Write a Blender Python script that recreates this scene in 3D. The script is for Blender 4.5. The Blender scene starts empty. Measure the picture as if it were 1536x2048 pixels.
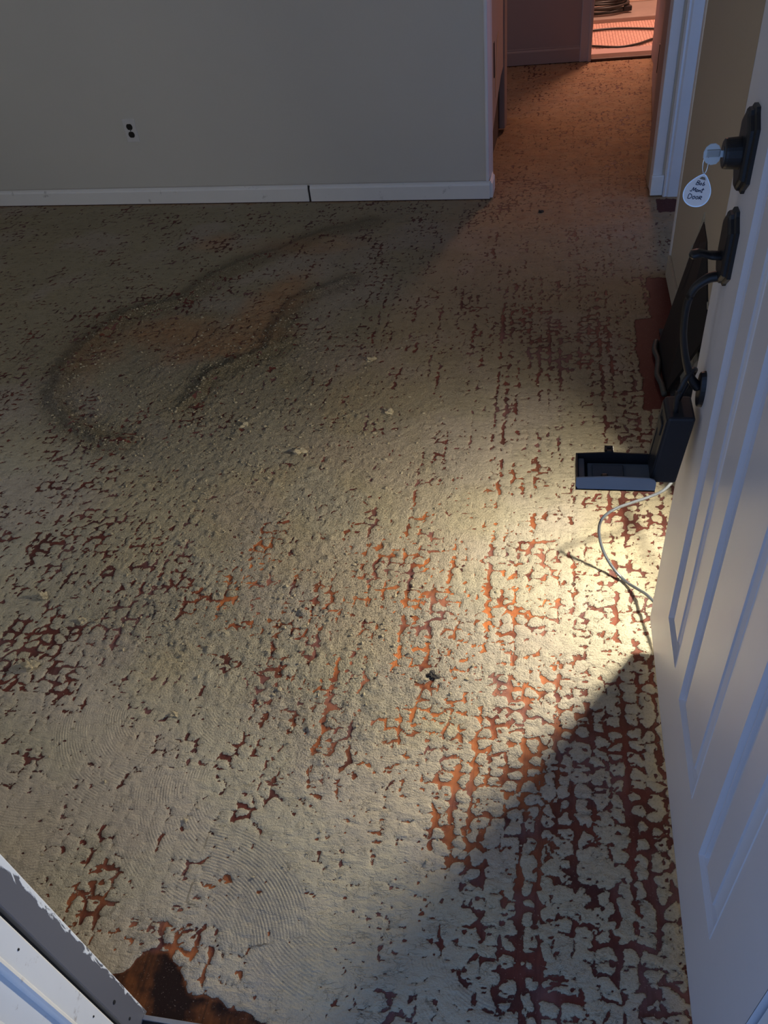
import bpy, bmesh, math, random
import numpy as np
from mathutils import Vector, Matrix

S = bpy.context.scene
COL = S.collection
random.seed(4)

# ------------------------------------------------------------------ camera
CAMH = 1.6
FPX = 1600.0
CR = np.array([[0.9821505784222266, -0.034114813009837666, 0.18497681162294233],
               [0.15918235926261393, 0.6746508313218618, -0.7207685011821124],
               [-0.10020587709547671, 0.7373482456275494, 0.6680391806365114]])
cam_d = bpy.data.cameras.new('camera')
cam = bpy.data.objects.new('camera', cam_d)
COL.objects.link(cam)
cam_d.sensor_fit = 'VERTICAL'
cam_d.sensor_height = 36.0
cam_d.lens = FPX / 2048 * 36.0
cam_d.clip_start = 0.02
M = Matrix([list(CR[0]) + [0], list(CR[1]) + [0], list(CR[2]) + [CAMH], [0, 0, 0, 1]])
cam.matrix_world = M
S.camera = cam

# ------------------------------------------------------------------ view, world, lights
S.view_settings.view_transform = 'Standard'
S.view_settings.look = 'None'
S.view_settings.gamma = 1.0
S.view_settings.exposure = 0.0
S.view_settings.use_curve_mapping = False

SKY = 0.78
W = bpy.data.worlds.new('world')
S.world = W
W.use_nodes = True
bg = W.node_tree.nodes['Background']
bg.inputs[0].default_value = (0.30, 0.51, 1.0, 1)
bg.inputs[1].default_value = SKY


def area(name, loc, direction, sx, sy, power, color, portal=False, spread=180):
    d = bpy.data.lights.new(name, 'AREA')
    d.shape = 'RECTANGLE'
    d.size = sx
    d.size_y = sy
    d.energy = power
    d.color = color
    d.spread = math.radians(spread)
    o = bpy.data.objects.new(name, d)
    COL.objects.link(o)
    o.location = loc
    o.rotation_euler = Vector(direction).to_track_quat('-Z', 'Y').to_euler()
    if portal:
        d.cycles.is_portal = True
    return o


# daylight portal in the open entry; two unseen fills added for the room
area('daylight_portal_entry', (-0.17, 0.27, 1.05), (0, 1, 0), 1.0, 2.1, 1, (1, 1, 1), portal=True)
area('room_fill_left', (-3.95, 2.1, 1.5), (1, 0.15, -0.25), 1.3, 1.2, 3.5, (0.95, 0.96, 1.0))  # fill added in front of the solid left wall to lift the back wall
area('room_fill_front', (-2.3, 0.30, 1.5), (0.1, 1, -0.15), 1.3, 1.2, 5.5, (0.95, 0.97, 1.0))  # fill added at the unseen front opening to lift the back wall
# hall ceiling lamp (warm) and lamp in the far room
area('hall_ceiling_lamp', (-0.9, 5.9, 2.3), (0.25, -0.1, -1), 0.3, 0.3, 3.2, (1.0, 0.55, 0.28))
area('far_room_lamp', (0.7, 7.5, 2.2), (0, -0.1, -1), 0.4, 0.4, 48, (1.0, 0.56, 0.42))

# ------------------------------------------------------------------ helpers


def ray(px, py):
    return CR @ np.array([px - 768.0, -(py - 1024.0), -FPX])


def fl(px, py, z=0.0):
    """floor point seen at a place in the photograph"""
    v = ray(px, py)
    t = (CAMH - z) / -v[2]
    return (v[0] * t, v[1] * t)


def link(name, mesh, parent=None, mats=()):
    o = bpy.data.objects.new(name, mesh)
    COL.objects.link(o)
    for m in mats:
        mesh.materials.append(m)
    if parent is not None:
        o.parent = parent
        o.matrix_parent_inverse = parent.matrix_world.inverted()
    return o


def tag(o, label=None, cat=None, group=None, kind=None):
    if label:
        o['label'] = label
    if cat:
        o['category'] = cat
    if group:
        o['group'] = group
    if kind:
        o['kind'] = kind
    return o


def empty(name, loc):
    o = bpy.data.objects.new(name, None)
    COL.objects.link(o)
    o.location = loc
    o.empty_display_size = 0.05
    o.matrix_world = Matrix.Translation(loc)
    return o


def bevel(bm, w, seg=2):
    if w > 0:
        bmesh.ops.bevel(bm, geom=bm.edges[:], offset=w, segments=seg, affect='EDGES', profile=0.5)


def box(x0, x1, y0, y1, z0, z1, bw=0.0, seg=2, bm=None):
    b = bmesh.new()
    bmesh.ops.create_cube(b, size=1.0)
    for v in b.verts:
        v.co = Vector(((x0 + x1) / 2 + v.co.x * (x1 - x0), (y0 + y1) / 2 + v.co.y * (y1 - y0), (z0 + z1) / 2 + v.co.z * (z1 - z0)))
    bevel(b, bw, seg)
    if bm is not None:
        me = bpy.data.meshes.new('t')
        b.to_mesh(me)
        bm.from_mesh(me)
        b.free()
        bpy.data.meshes.remove(me)
        return bm
    return b


def fin(name, bm, mat, parent=None, smooth=False):
    bmesh.ops.recalc_face_normals(bm, faces=bm.faces[:])
    me = bpy.data.meshes.new(name)
    bm.to_mesh(me)
    bm.free()
    if smooth:
        me.polygons.foreach_set('use_smooth', [True] * len(me.polygons))
    mats = mat if isinstance(mat, (list, tuple)) else [mat]
    return link(name, me, parent, mats)


def prism(profile, axis_len, bm=None, mat4=None):
    """extrude a closed 2D profile (u,v) along w; mat4 maps (u,v,w) to the world"""
    b = bm or bmesh.new()
    n = len(profile)
    lo = [b.verts.new((mat4 @ Vector((u, v, 0))) if mat4 else (u, v, 0)) for u, v in profile]
    hi = [b.verts.new((mat4 @ Vector((u, v, axis_len))) if mat4 else (u, v, axis_len)) for u, v in profile]
    for i in range(n):
        j = (i + 1) % n
        b.faces.new((lo[i], lo[j], hi[j], hi[i]))
    b.faces.new(lo[::-1])
    b.faces.new(hi)
    return b


def smooth_path(pts, n=8):
    P = [Vector(p) for p in pts]
    P = [P[0] * 2 - P[1]] + P + [P[-1] * 2 - P[-2]]
    out = []
    for i in range(1, len(P) - 2):
        a, b, c, d = P[i - 1:i + 3]
        for k in range(n):
            t = k / n
            out.append(0.5 * ((2 * b) + (c - a) * t + (2 * a - 5 * b + 4 * c - d) * t * t + (3 * b - a - 3 * c + d) * t ** 3))
    out.append(P[-2])
    return out


def tube(path, rad, sides=8, bm=None, sx=1.0, up=Vector((0, 0, 1)), closed=False):
    b = bm or bmesh.new()
    rings = []
    n = len(path)
    for i, p in enumerate(path):
        p = Vector(p)
        if closed:
            t = Vector(path[(i + 1) % n]) - Vector(path[i - 1])
        else:
            t = Vector(path[min(i + 1, n - 1)]) - Vector(path[max(i - 1, 0)])
        t.normalize()
        u = up if abs(t.dot(up)) < 0.97 else Vector((1, 0, 0))
        a = t.cross(u).normalized()
        c = a.cross(t).normalized()
        r = rad[i] if isinstance(rad, (list, tuple)) else rad
        rings.append([b.verts.new(p + a * (math.cos(2 * math.pi * k / sides) * r * sx) + c * (math.sin(2 * math.pi * k / sides) * r)) for k in range(sides)])
    m = n if closed else n - 1
    for i in range(m):
        q = rings[(i + 1) % n]
        for k in range(sides):
            b.faces.new((rings[i][k], rings[i][(k + 1) % sides], q[(k + 1) % sides], q[k]))
    if not closed:
        b.faces.new(rings[0][::-1])
        b.faces.new(rings[-1])
    return b


# ------------------------------------------------------------------ materials


def mat(name, col, rough=0.6, metal=0.0, spec=0.5, noise=0.0, nscale=20.0, bump=0.0, bscale=120.0, stain=None, stain_amt=0.0, stain_scale=6.0):
    m = bpy.data.materials.new(name)
    m.use_nodes = True
    nt = m.node_tree
    p = nt.nodes['Principled BSDF']
    p.inputs['Roughness'].default_value = rough
    p.inputs['Metallic'].default_value = metal
    p.inputs['Specular IOR Level'].default_value = spec
    c = (*col, 1)
    tc = nt.nodes.new('ShaderNodeTexCoord')
    n = nt.nodes.new('ShaderNodeTexNoise')
    n.inputs['Scale'].default_value = nscale
    n.inputs['Detail'].default_value = 6
    nt.links.new(tc.outputs['Object'], n.inputs['Vector'])
    mx = nt.nodes.new('ShaderNodeMix')
    mx.data_type = 'RGBA'
    k = 1 - noise
    mx.inputs['A'].default_value = (col[0] * k, col[1] * k, col[2] * k, 1)
    mx.inputs['B'].default_value = tuple(min(1, v * (1 + noise * 0.6)) for v in col) + (1,)
    nt.links.new(n.outputs['Fac'], mx.inputs['Factor'])
    out = mx.outputs['Result']
    if stain is not None:
        n2 = nt.nodes.new('ShaderNodeTexNoise')
        n2.inputs['Scale'].default_value = stain_scale
        n2.inputs['Detail'].default_value = 8
        n2.inputs['Roughness'].default_value = 0.7
        nt.links.new(tc.outputs['Object'], n2.inputs['Vector'])
        mr = nt.nodes.new('ShaderNodeMapRange')
        mr.inputs['From Min'].default_value = 0.62
        mr.inputs['From Max'].default_value = 0.70
        mr.inputs['To Max'].default_value = stain_amt
        nt.links.new(n2.outputs['Fac'], mr.inputs['Value'])
        m2 = nt.nodes.new('ShaderNodeMix')
        m2.data_type = 'RGBA'
        nt.links.new(mr.outputs['Result'], m2.inputs['Factor'])
        nt.links.new(out, m2.inputs['A'])
        m2.inputs['B'].default_value = (*stain, 1)
        out = m2.outputs['Result']
    nt.links.new(out, p.inputs['Base Color'])
    if bump > 0:
        n3 = nt.nodes.new('ShaderNodeTexNoise')
        n3.inputs['Scale'].default_value = bscale
        n3.inputs['Detail'].default_value = 4
        nt.links.new(tc.outputs['Object'], n3.inputs['Vector'])
        b = nt.nodes.new('ShaderNodeBump')
        b.inputs['Strength'].default_value = bump
        b.inputs['Distance'].default_value = 0.002
        nt.links.new(n3.outputs['Fac'], b.inputs['Height'])
        nt.links.new(b.outputs['Normal'], p.inputs['Normal'])
    return m


M_wall = mat('cream_wall_paint', (0.58, 0.57, 0.53), 0.65, noise=0.05, nscale=2, bump=0.25, bscale=90)
M_wall2 = mat('tan_wall_paint', (0.47, 0.41, 0.325), 0.6, noise=0.05, nscale=3, bump=0.25, bscale=90)
M_hallwall = mat('hall_wall_paint', (0.40, 0.31, 0.28), 0.65, noise=0.06, nscale=2, bump=0.2)
M_farwall = mat('far_room_wall_paint', (0.66, 0.50, 0.46), 0.65, noise=0.05, nscale=2, bump=0.2)
M_trim = mat('white_trim_paint', (0.78, 0.78, 0.78), 0.4, noise=0.05, nscale=8, stain=(0.06, 0.045, 0.035), stain_amt=0.55, stain_scale=14)
M_cap = mat('trim_line_caulk', (0.45, 0.42, 0.38), 0.7)  # grey-beige caulk line above the baseboard
M_trimc = mat('clean_white_trim_paint', (0.74, 0.74, 0.78), 0.4, noise=0.05, nscale=8)
M_ceil = mat('ceiling_paint', (0.7, 0.69, 0.66), 0.8)
M_door = mat('white_door_paint', (0.71, 0.71, 0.75), 0.33, noise=0.06, nscale=5, bump=0.12, bscale=30)
M_black = mat('black_powder_coat', (0.010, 0.011, 0.014), 0.38, noise=0.2, nscale=40)
M_black2 = mat('black_box_plastic', (0.012, 0.014, 0.02), 0.5, noise=0.2, nscale=40)
M_blue = mat('slate_blue_plastic', (0.25, 0.30, 0.37), 0.45, noise=0.08, nscale=30)
M_grayblue = mat('dull_grey_lid_lining', (0.10, 0.12, 0.15), 0.5, noise=0.12, nscale=30)
M_chrome = mat('chrome', (0.7, 0.72, 0.72), 0.2, metal=1.0)
M_brass = mat('nickel_key', (0.62, 0.68, 0.70), 0.28, metal=0.8)
M_tag = mat('white_fibre_tag', (0.86, 0.88, 0.92), 0.5)
M_tagrim = mat('tag_metal_rim', (0.75, 0.78, 0.8), 0.25, metal=0.7)
M_ink = mat('blue_black_ink', (0.01, 0.012, 0.06), 0.6)
M_plate = mat('ivory_outlet_plate', (0.64, 0.63, 0.63), 0.35)
M_socket = mat('dark_brown_socket', (0.012, 0.010, 0.010), 0.4)
M_jamb = mat('grey_jamb_paint', (0.30, 0.29, 0.31), 0.5, noise=0.05, nscale=12)
M_gasket = mat('black_weatherstrip', (0.012, 0.013, 0.016), 0.6)
M_alu = mat('aluminium_sill', (0.45, 0.46, 0.50), 0.4, metal=0.6, noise=0.2, nscale=40)
M_mat = mat('dark_strip_wood', (0.05, 0.022, 0.016), 0.6, noise=0.4, nscale=20)
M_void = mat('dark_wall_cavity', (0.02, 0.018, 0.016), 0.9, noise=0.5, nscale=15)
M_sheet = mat('black_sheet_metal', (0.006, 0.006, 0.009), 0.5, noise=0.4, nscale=30)
M_rubber = mat('grey_green_rubber', (0.045, 0.052, 0.05), 0.6, noise=0.3, nscale=60)
M_plaster = mat('broken_plaster', (0.42, 0.40, 0.34), 0.9, noise=0.3, nscale=60, stain=(0.03, 0.03, 0.03), stain_amt=1.0, stain_scale=70, bump=0.8)
M_grit = mat('dark_grit', (0.045, 0.047, 0.055), 0.9, noise=0.7, nscale=50, bump=1.0, bscale=150)
M_crumb = mat('adhesive_crumb', (0.40, 0.345, 0.235), 0.9, noise=0.15, nscale=60, bump=0.5, bscale=300)
M_chip = mat('dark_chip', (0.035, 0.03, 0.028), 0.8, noise=0.3, nscale=60)
M_hose = mat('black_green_hose', (0.03, 0.035, 0.034), 0.4, noise=0.2)
M_stone = mat('grey_beige_stone', (0.34, 0.29, 0.25), 0.5, noise=0.25, nscale=9)
M_darkthr = mat('dark_wood_threshold', (0.09, 0.04, 0.022), 0.5, noise=0.3, nscale=20)
M_lampbody = mat('work_lamp_housing', (0.05, 0.05, 0.05), 0.5)
M_lens = bpy.data.materials.new('work_lamp_lens')
M_lens.use_nodes = True
_p = M_lens.node_tree.nodes['Principled BSDF']
_p.inputs['Emission Color'].default_value = (1.0, 0.93, 0.78, 1)
_p.inputs['Emission Strength'].default_value = 5.0

# clear vinyl over steel cable
M_cable = mat('steel_cable_in_clear_vinyl', (0.15, 0.17, 0.20), 0.18, metal=0.5, noise=0.4, nscale=300)

# jamb: grey field with white brushed edge
def paint_smear_material():
    m = bpy.data.materials.new('brushed_jamb_paint')
    m.use_nodes = True
    nt = m.node_tree
    p = nt.nodes['Principled BSDF']
    p.inputs['Roughness'].default_value = 0.45
    geo = nt.nodes.new('ShaderNodeNewGeometry')
    sep = nt.nodes.new('ShaderNodeSeparateXYZ')
    nt.links.new(geo.outputs['Position'], sep.inputs[0])
    mp = nt.nodes.new('ShaderNodeMapping')
    mp.inputs['Scale'].default_value = (1, 1.6, 0.42)
    mp.inputs['Rotation'].default_value = (0.5, 0, 0)
    nt.links.new(geo.outputs['Position'], mp.inputs[0])
    n = nt.nodes.new('ShaderNodeTexNoise')
    n.inputs['Scale'].default_value = 55
    n.inputs['Detail'].default_value = 7
    n.inputs['Distortion'].default_value = 1.6
    nt.links.new(mp.outputs[0], n.inputs['Vector'])
    n2 = nt.nodes.new('ShaderNodeTexNoise')
    n2.inputs['Scale'].default_value = 9
    nt.links.new(geo.outputs['Position'], n2.inputs['Vector'])
    a = nt.nodes.new('ShaderNodeMath'); a.operation = 'MULTIPLY_ADD'
    nt.links.new(n.outputs['Fac'], a.inputs[0]); a.inputs[1].default_value = 0.030
    nt.links.new(sep.outputs['Y'], a.inputs[2])
    # wider smears higher up the jamb
    zz = nt.nodes.new('ShaderNodeMapRange')
    zz.inputs['From Min'].default_value = 0.25; zz.inputs['From Max'].default_value = 0.62
    zz.inputs['To Min'].default_value = 0.0; zz.inputs['To Max'].default_value = 0.006
    nt.links.new(sep.outputs['Z'], zz.inputs['Value'])
    c = nt.nodes.new('ShaderNodeMath'); c.operation = 'ADD'
    nt.links.new(a.outputs[0], c.inputs[0]); nt.links.new(zz.outputs['Result'], c.inputs[1])
    mr = nt.nodes.new('ShaderNodeMapRange')
    mr.inputs['From Min'].default_value = 0.3790; mr.inputs['From Max'].default_value = 0.3815
    nt.links.new(c.outputs[0], mr.inputs['Value'])
    mx = nt.nodes.new('ShaderNodeMix'); mx.data_type = 'RGBA'
    mx.inputs['A'].default_value = (0.13, 0.135, 0.16, 1)
    mx.inputs['B'].default_value = (0.80, 0.84, 0.88, 1)
    nt.links.new(mr.outputs['Result'], mx.inputs['Factor'])
    nt.links.new(mx.outputs['Result'], p.inputs['Base Color'])
    b = nt.nodes.new('ShaderNodeBump'); b.inputs['Strength'].default_value = 0.5; b.inputs['Distance'].default_value = 0.001
    nt.links.new(mr.outputs['Result'], b.inputs['Height'])
    nt.links.new(b.outputs['Normal'], p.inputs['Normal'])
    return m


M_smear = paint_smear_material()

# ------------------------------------------------------------------ floor: height field with scraped adhesive


def h2(ix, iy, s):
    ix = ix.astype(np.int64); iy = iy.astype(np.int64)
    h = (ix * 374761393 + iy * 668265263 + s * 2147483647 + 12345) & 0xFFFFFFFF
    h = ((h ^ (h >> 13)) * 1274126177) & 0xFFFFFFFF
    h = ((h ^ (h >> 16)) * 2246822519) & 0xFFFFFFFF
    h = h ^ (h >> 15)
    return (h & 0xFFFFFF) / float(0xFFFFFF)


def vnoise(x, y, s=0):
    ix = np.floor(x); iy = np.floor(y)
    fx = x - ix; fy = y - iy
    fx = fx * fx * (3 - 2 * fx); fy = fy * fy * (3 - 2 * fy)
    a = h2(ix, iy, s); b = h2(ix + 1, iy, s); c = h2(ix, iy + 1, s); d = h2(ix + 1, iy + 1, s)
    return (a * (1 - fx) + b * fx) * (1 - fy) + (c * (1 - fx) + d * fx) * fy


def fbm(x, y, s=0, o=4, g=0.5):
    t = 0; a = 1.0; n = 0
    for i in range(o):
        t = t + a * vnoise(x * 2 ** i + 17.3 * i, y * 2 ** i - 9.1 * i, s + i)
        n += a; a *= g
    return t / n


def worley(x, y, s=0, jit=0.4):
    """distance to the border between the two nearest cells, and a value per cell"""
    ix = np.floor(x); iy = np.floor(y)
    f1 = np.full(x.shape, 9.0); f2 = np.full(x.shape, 9.0); idv = np.zeros(x.shape)
    for dx in (-1, 0, 1):
        for dy in (-1, 0, 1):
            cx = ix + dx; cy = iy + dy
            off = 0.0
            pxx = cx + 0.5 + (h2(cx, cy, s) - 0.5) * jit
            pyy = cy + 0.5 + (h2(cx, cy, s + 7) - 0.5) * jit
            d = np.sqrt((x - pxx) ** 2 + (y - pyy) ** 2)
            m = d < f1
            f2 = np.where(m, f1, np.minimum(f2, d))
            idv = np.where(m, h2(cx, cy, s + 13), idv)
            f1 = np.where(m, d, f1)
    return (f2 - f1) * 0.5, f1, idv


def sst(a, b, x):
    t = np.clip((x - a) / (b - a), 0, 1)
    return t * t * (3 - 2 * t)


def seg_dist(X, Y, pts):
    d = np.full(X.shape, 9.0)
    for (x0, y0), (x1, y1) in zip(pts[:-1], pts[1:]):
        vx, vy = x1 - x0, y1 - y0
        t = np.clip(((X - x0) * vx + (Y - y0) * vy) / (vx * vx + vy * vy + 1e-12), 0, 1)
        d = np.minimum(d, np.hypot(X - x0 - t * vx, Y - y0 - t * vy))
    return d


def axis(a, b, f):
    out = [a]
    while out[-1] < b:
        out.append(out[-1] + f(out[-1]))
    return np.array(out)


ys = axis(0.30, 6.62, lambda v: 0.0034 + 0.0018 * (v - 0.3))
xs_c = axis(-1.35, 0.75, lambda v: 0.0040)
xs_l = -axis(1.35, 3.9, lambda v: 0.0045 + 0.004 * (v - 1.35))[::-1][:-1]
xs = np.concatenate([xs_l, xs_c])
NX, NY = len(xs), len(ys)
X, Y = np.meshgrid(xs, ys)


def blob(px, py, rx, ry, ang=0.0, soft=0.35, wob=0.35, s=3):
    """soft wobbly ellipse on the floor, radii in metres; ang turns it"""
    cx, cy = fl(px, py)
    c, sn = math.cos(ang), math.sin(ang)
    u = ((X - cx) * c + (Y - cy) * sn) / rx
    v = (-(X - cx) * sn + (Y - cy) * c) / ry
    sc = 1.3 / min(rx, ry)
    r = np.hypot(u, v) + wob * (fbm(X * sc + px, Y * sc + py, s, 3) - 0.5) * 2
    return 1 - sst(1 - soft, 1 + soft, r)


# warped coordinates so the imprint rows are not ruler straight
wx = X + 0.020 * (fbm(X * 2.2, Y * 1.3, 31, 2) - 0.5) + 0.018 * (fbm(X * 32, Y * 30, 33, 3) - 0.5)
wy = Y + 0.020 * (fbm(X * 1.7, Y * 2.6, 41, 2) - 0.5) + 0.026 * (fbm(X * 34, Y * 32, 43, 3) - 0.5)
CX, CY = 0.036, 0.031
colid = np.floor(wx / CX)
shift = h2(colid, colid * 0 + 3, 5) * 0.5
e, f1, cid = worley(wx / CX, wy / CY + shift, 11, 0.60)
e2, g1, cid2 = worley(X / 0.022 + 3.1 + 0.7 * vnoise(X * 30, Y * 30, 91), Y / 0.020, 23, 0.95)

# bareness: how wide the gaps between the blobs of adhesive are (0 covered, 1 wide open)
colrand = h2(colid, np.floor(Y / 0.55 + 0.3 * vnoise(X * 3, Y * 3, 3)), 77)
low = fbm(X * 2.3, Y * 1.6, 51, 3)
mid = fbm(X * 9, Y * 6, 61, 3)
bare = 0.30 + 0.35 * (mid - 0.5) + 0.32 * (low - 0.5) + 0.16 * (colrand - 0.5)
rightzone = sst(-0.25, 0.10, X) * (1 - sst(1.9, 2.4, Y))
bare += 0.07 * rightzone
bare += 0.13 * blob(1180, 1750, 0.16, 0.42, 0, 0.5)           # open honeycomb along the door
bare += 0.12 * blob(900, 1300, 0.33, 0.40, 0, 0.7)
bare -= 0.28 * blob(700, 1780, 0.22, 0.22, 0, 0.6)            # smoothed patch by the sill
bare -= 0.10 * blob(150, 1500, 0.40, 0.35, 0, 0.5)
bare -= 0.18 * blob(1060, 930, 0.20, 0.40, 0, 0.5)            # smooth bright lane
bare -= 0.12 * blob(560, 850, 0.45, 0.50, 0, 0.6)             # crumbly band
bare += 0.16 * blob(1180, 620, 0.20, 0.38, 0, 0.4)            # dark imprint lane on the right
bare += 0.12 * blob(1010, 640, 0.25, 0.35, 0, 0.5)
bare += 0.13 * blob(230, 1080, 0.25, 0.11, -0.1, 0.5)
bare += 0.20 * blob(60, 1085, 0.22, 0.05, 0.1, 0.5)
bare += 0.10 * blob(110, 640, 0.50, 0.25, 0.15, 0.5)
bare += 0.34 * blob(35, 1290, 0.10, 0.085, 0, 0.25, 0.2)      # clear honeycomb patch at the left
bare += 0.30 * blob(1290, 1030, 0.05, 0.13, 0, 0.6)
bare += 0.30 * blob(1268, 860, 0.055, 0.10, 0, 0.4)
bare += 0.22 * blob(1190, 1190, 0.02, 0.06, 0, 0.5)
bare += 0.30 * blob(1075, 930, 0.018, 0.10, 0, 0.5)
for px_, py_, r_ in ((200, 1790, .035), (215, 1745, .03), (185, 1830, .025), (515, 1160, .035), (850, 1190, .045), (830, 1250, .035),
                     (970, 1560, .03), (450, 1330, .03), (150, 1335, .02), (425, 1780, .03), (380, 1890, .03), (790, 2010, .03), (140, 1420, .02)):
    bare += 0.75 * blob(px_, py_, r_, r_ * 0.9, 0, 0.5, 0.6, s=int(px_))
far = sst(2.85, 3.9, Y)
bare += far * (0.02 + 0.10 * (mid - 0.5)) - 0.10 * far
# straight gaps along single columns (board joints telegraphing through)
for gx, y0, y1, wgt in ((0.13, 0.62, 1.25, 0.30), (-0.085, 0.45, 0.80, 0.30), (0.21, 0.42, 0.95, 0.15), (-0.33, 1.2, 2.2, 0.10), (-0.52, 1.3, 2.4, 0.10), (-0.74, 0.9, 1.9, 0.12)):
    bare += wgt * np.exp(-((X - gx - 0.006 * (vnoise(Y * 30, Y * 0, 5) - .5)) / 0.009) ** 2) * sst(y0 - .1, y0, Y) * (1 - sst(y1, y1 + .1, Y))

gap = np.clip((bare - 0.36) * 0.34, -0.22, 0.075)
frag = fbm(X * 30 + 0.6 * vnoise(X * 8, Y * 8, 1), Y * 58, 171, 3, 0.6) - 0.5
frag2 = fbm(X * 13, Y * 15, 181, 2) - 0.5
kb = np.round(wx / CX)
dcol = np.abs(wx / CX - kb)
copen = sst(0.50, 0.80, vnoise(kb * 3.7, Y / 0.28 + kb * 0.37, 201)) * sst(-0.9, -0.3, X) + 0.8 * sst(0.70, 0.9, vnoise(kb * 5.1, Y / 0.35, 202))
s = e - gap + 0.40 * frag + 0.19 * frag2 - 0.012 - 0.125 * copen * np.exp(-(dcol / 0.20) ** 2) * (1 - 0.7 * sst(2.8, 3.6, Y))
# little torn pits everywhere
pit = 0.60 - fbm(X * 85, Y * 130, 191, 2, 0.6) + 0.21 - 0.12 * np.clip(bare, 0, 1)
s = np.minimum(s, pit * 1.6)
s = s + 0.05 * (vnoise(X * 90, Y * 90, 71) - 0.5)

# regions scraped to bare wood
wood = np.zeros_like(X)


def bare_region(w):
    global s, wood
    s = s * (1 - w) + (-0.25 + 0.5 * fbm(X * 22, Y * 22, 88, 3) - 0.18) * w
    wood = np.maximum(wood, w)


edgew = 0.022 * (fbm(X * 14, Y * 14, 12, 3) - 0.5) * 2
# dark boards just inside the sill
sill_line = np.interp(X, [-0.80, -0.735, -0.70, -0.66, -0.625, -0.60, -0.50, -0.42, -0.34, -0.28], [0.40, 0.43, 0.470, 0.465, 0.430, 0.405, 0.395, 0.378, 0.366, 0.35])
dark_sill = 1 - sst(-0.006, 0.006, Y - sill_line - edgew)
bare_region(dark_sill)
# bare red boards round the hole by the right wall
def rectw(x0, x1, y0, y1, f=0.008):
    return sst(x0 - f, x0 + f, X + edgew * 0.4) * (1 - sst(x1 - f, x1 + f, X + edgew * 0.4)) * sst(y0 - f, y0 + f, Y + edgew * 0.5) * (1 - sst(y1 - f, y1 + f, Y + edgew * 0.5))
redframe = np.maximum(rectw(0.345, 0.60, 2.27, 2.86), rectw(0.415, 0.60, 2.80, 3.20))
bare_region(redframe)
redframe2 = rectw(0.52, 0.80, 3.86, 4.02) * 0.85
bare_region(redframe2)
redframe2 = np.maximum(redframe2, rectw(0.50, 0.80, 3.95, 4.30) * 0.7)
# rubbed brown patches inside the dust loop
brown = np.maximum.reduce([blob(540, 615, 0.12, 0.30, -0.25, 0.5, 0.3), blob(440, 690, 0.25, 0.10, 0.35, 0.5, 0.35), blob(350, 665, 0.22, 0.12, 0, 0.7, 0.3),
                           0.6 * blob(200, 700, 0.12, 0.20, 0, 0.7), 0.7 * blob(430, 485, 0.10, 0.09, 0, 0.7), 0.6 * blob(620, 490, 0.25, 0.10, 0, 0.7)])
brown = np.clip(brown, 0, 1)
# board edge dark band along the back wall
bw_y = 4.276 + (X + 3.172) * (4.104 - 4.276) / (3.172 - 0.286)
backband = (X < -0.27) * (1 - sst(0.012, 0.035, bw_y - Y + edgew))

smooth_zone = np.clip(blob(150, 1520, 0.42, 0.30, 0, 0.5) + blob(650, 1800, 0.32, 0.28, 0, 0.5) + far, 0, 1)
rough = 0.25 + 0.75 * np.clip(blob(560, 900, 0.55, 0.85, 0.25, 0.6) + blob(600, 1320, 0.35, 0.30, 0, 0.6) + 0.8 * blob(300, 720, 0.55, 0.45, 0, 0.5), 0, 1)
rough *= 1 - 0.75 * smooth_zone
rough *= 1 - 0.5 * blob(1060, 930, 0.22, 0.45, 0, 0.5)

# ridges of swept dust
loop = [fl(*p) for p in ((735, 445), (650, 462), (560, 500), (480, 525), (420, 560), (370, 600), (250, 630), (190, 680), (125, 745), (112, 800), (150, 850), (200, 880), (250, 885))]
loop2 = [fl(*p) for p in ((700, 560), (590, 600), (560, 650), (540, 700), (470, 730), (430, 745), (400, 780), (380, 800))]
loop3 = [fl(*p) for p in ((900, 405), (860, 425), (800, 432), (735, 445))]
wxx = X + 0.03 * (fbm(X * 9, Y * 9, 15, 3) - 0.5); wyy = Y + 0.03 * (fbm(X * 9, Y * 9, 16, 3) - 0.5)
dl = seg_dist(wxx, wyy, loop); dl2 = seg_dist(wxx, wyy, loop2); dl3 = seg_dist(wxx, wyy, loop3)
ridge = 0.015 * np.exp(-(dl / 0.022) ** 2) + 0.014 * np.exp(-(dl2 / 0.018) ** 2) + 0.007 * np.exp(-(dl3 / 0.02) ** 2)
dustband = np.exp(-(dl / 0.07) ** 2) + np.exp(-(dl2 / 0.06) ** 2)
rough = np.clip(rough + 1.3 * dustband, 0, 2.0)

# trowel arcs: (centre px, r0, r1, angle from, angle to, strength)
arc_r = np.zeros_like(X); arc_a = np.zeros_like(X)
ARCS = [((330, 1930), 0.10, 0.30, 10, 100, 1.0), ((560, 1640), 0.05, 0.22, 150, 330, 0.0), ((760, 1700), 0.17, 0.34, 188, 258, .75),
        ((560, 1350), 0.10, 0.26, 170, 265, .8), ((330, 1420), 0.08, 0.30, 175, 280, .8), ((520, 1560), 0.10, 0.34, 168, 270, .8), ((130, 1450), 0.14, 0.45, 205, 300, .7),
        ((1010, 1880), 0.10, 0.20, 190, 290, .8), ((1130, 1330), 0.06, 0.16, 120, 230, .6), ((860, 1330), 0.06, 0.2, 150, 260, .6), ((800, 1420), 0.05, 0.16, 150, 280, .5),
        ((980, 1930), 0.08, 0.17, 200, 300, .7), ((430, 1270), 0.06, 0.14, 150, 250, .6)]
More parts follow.
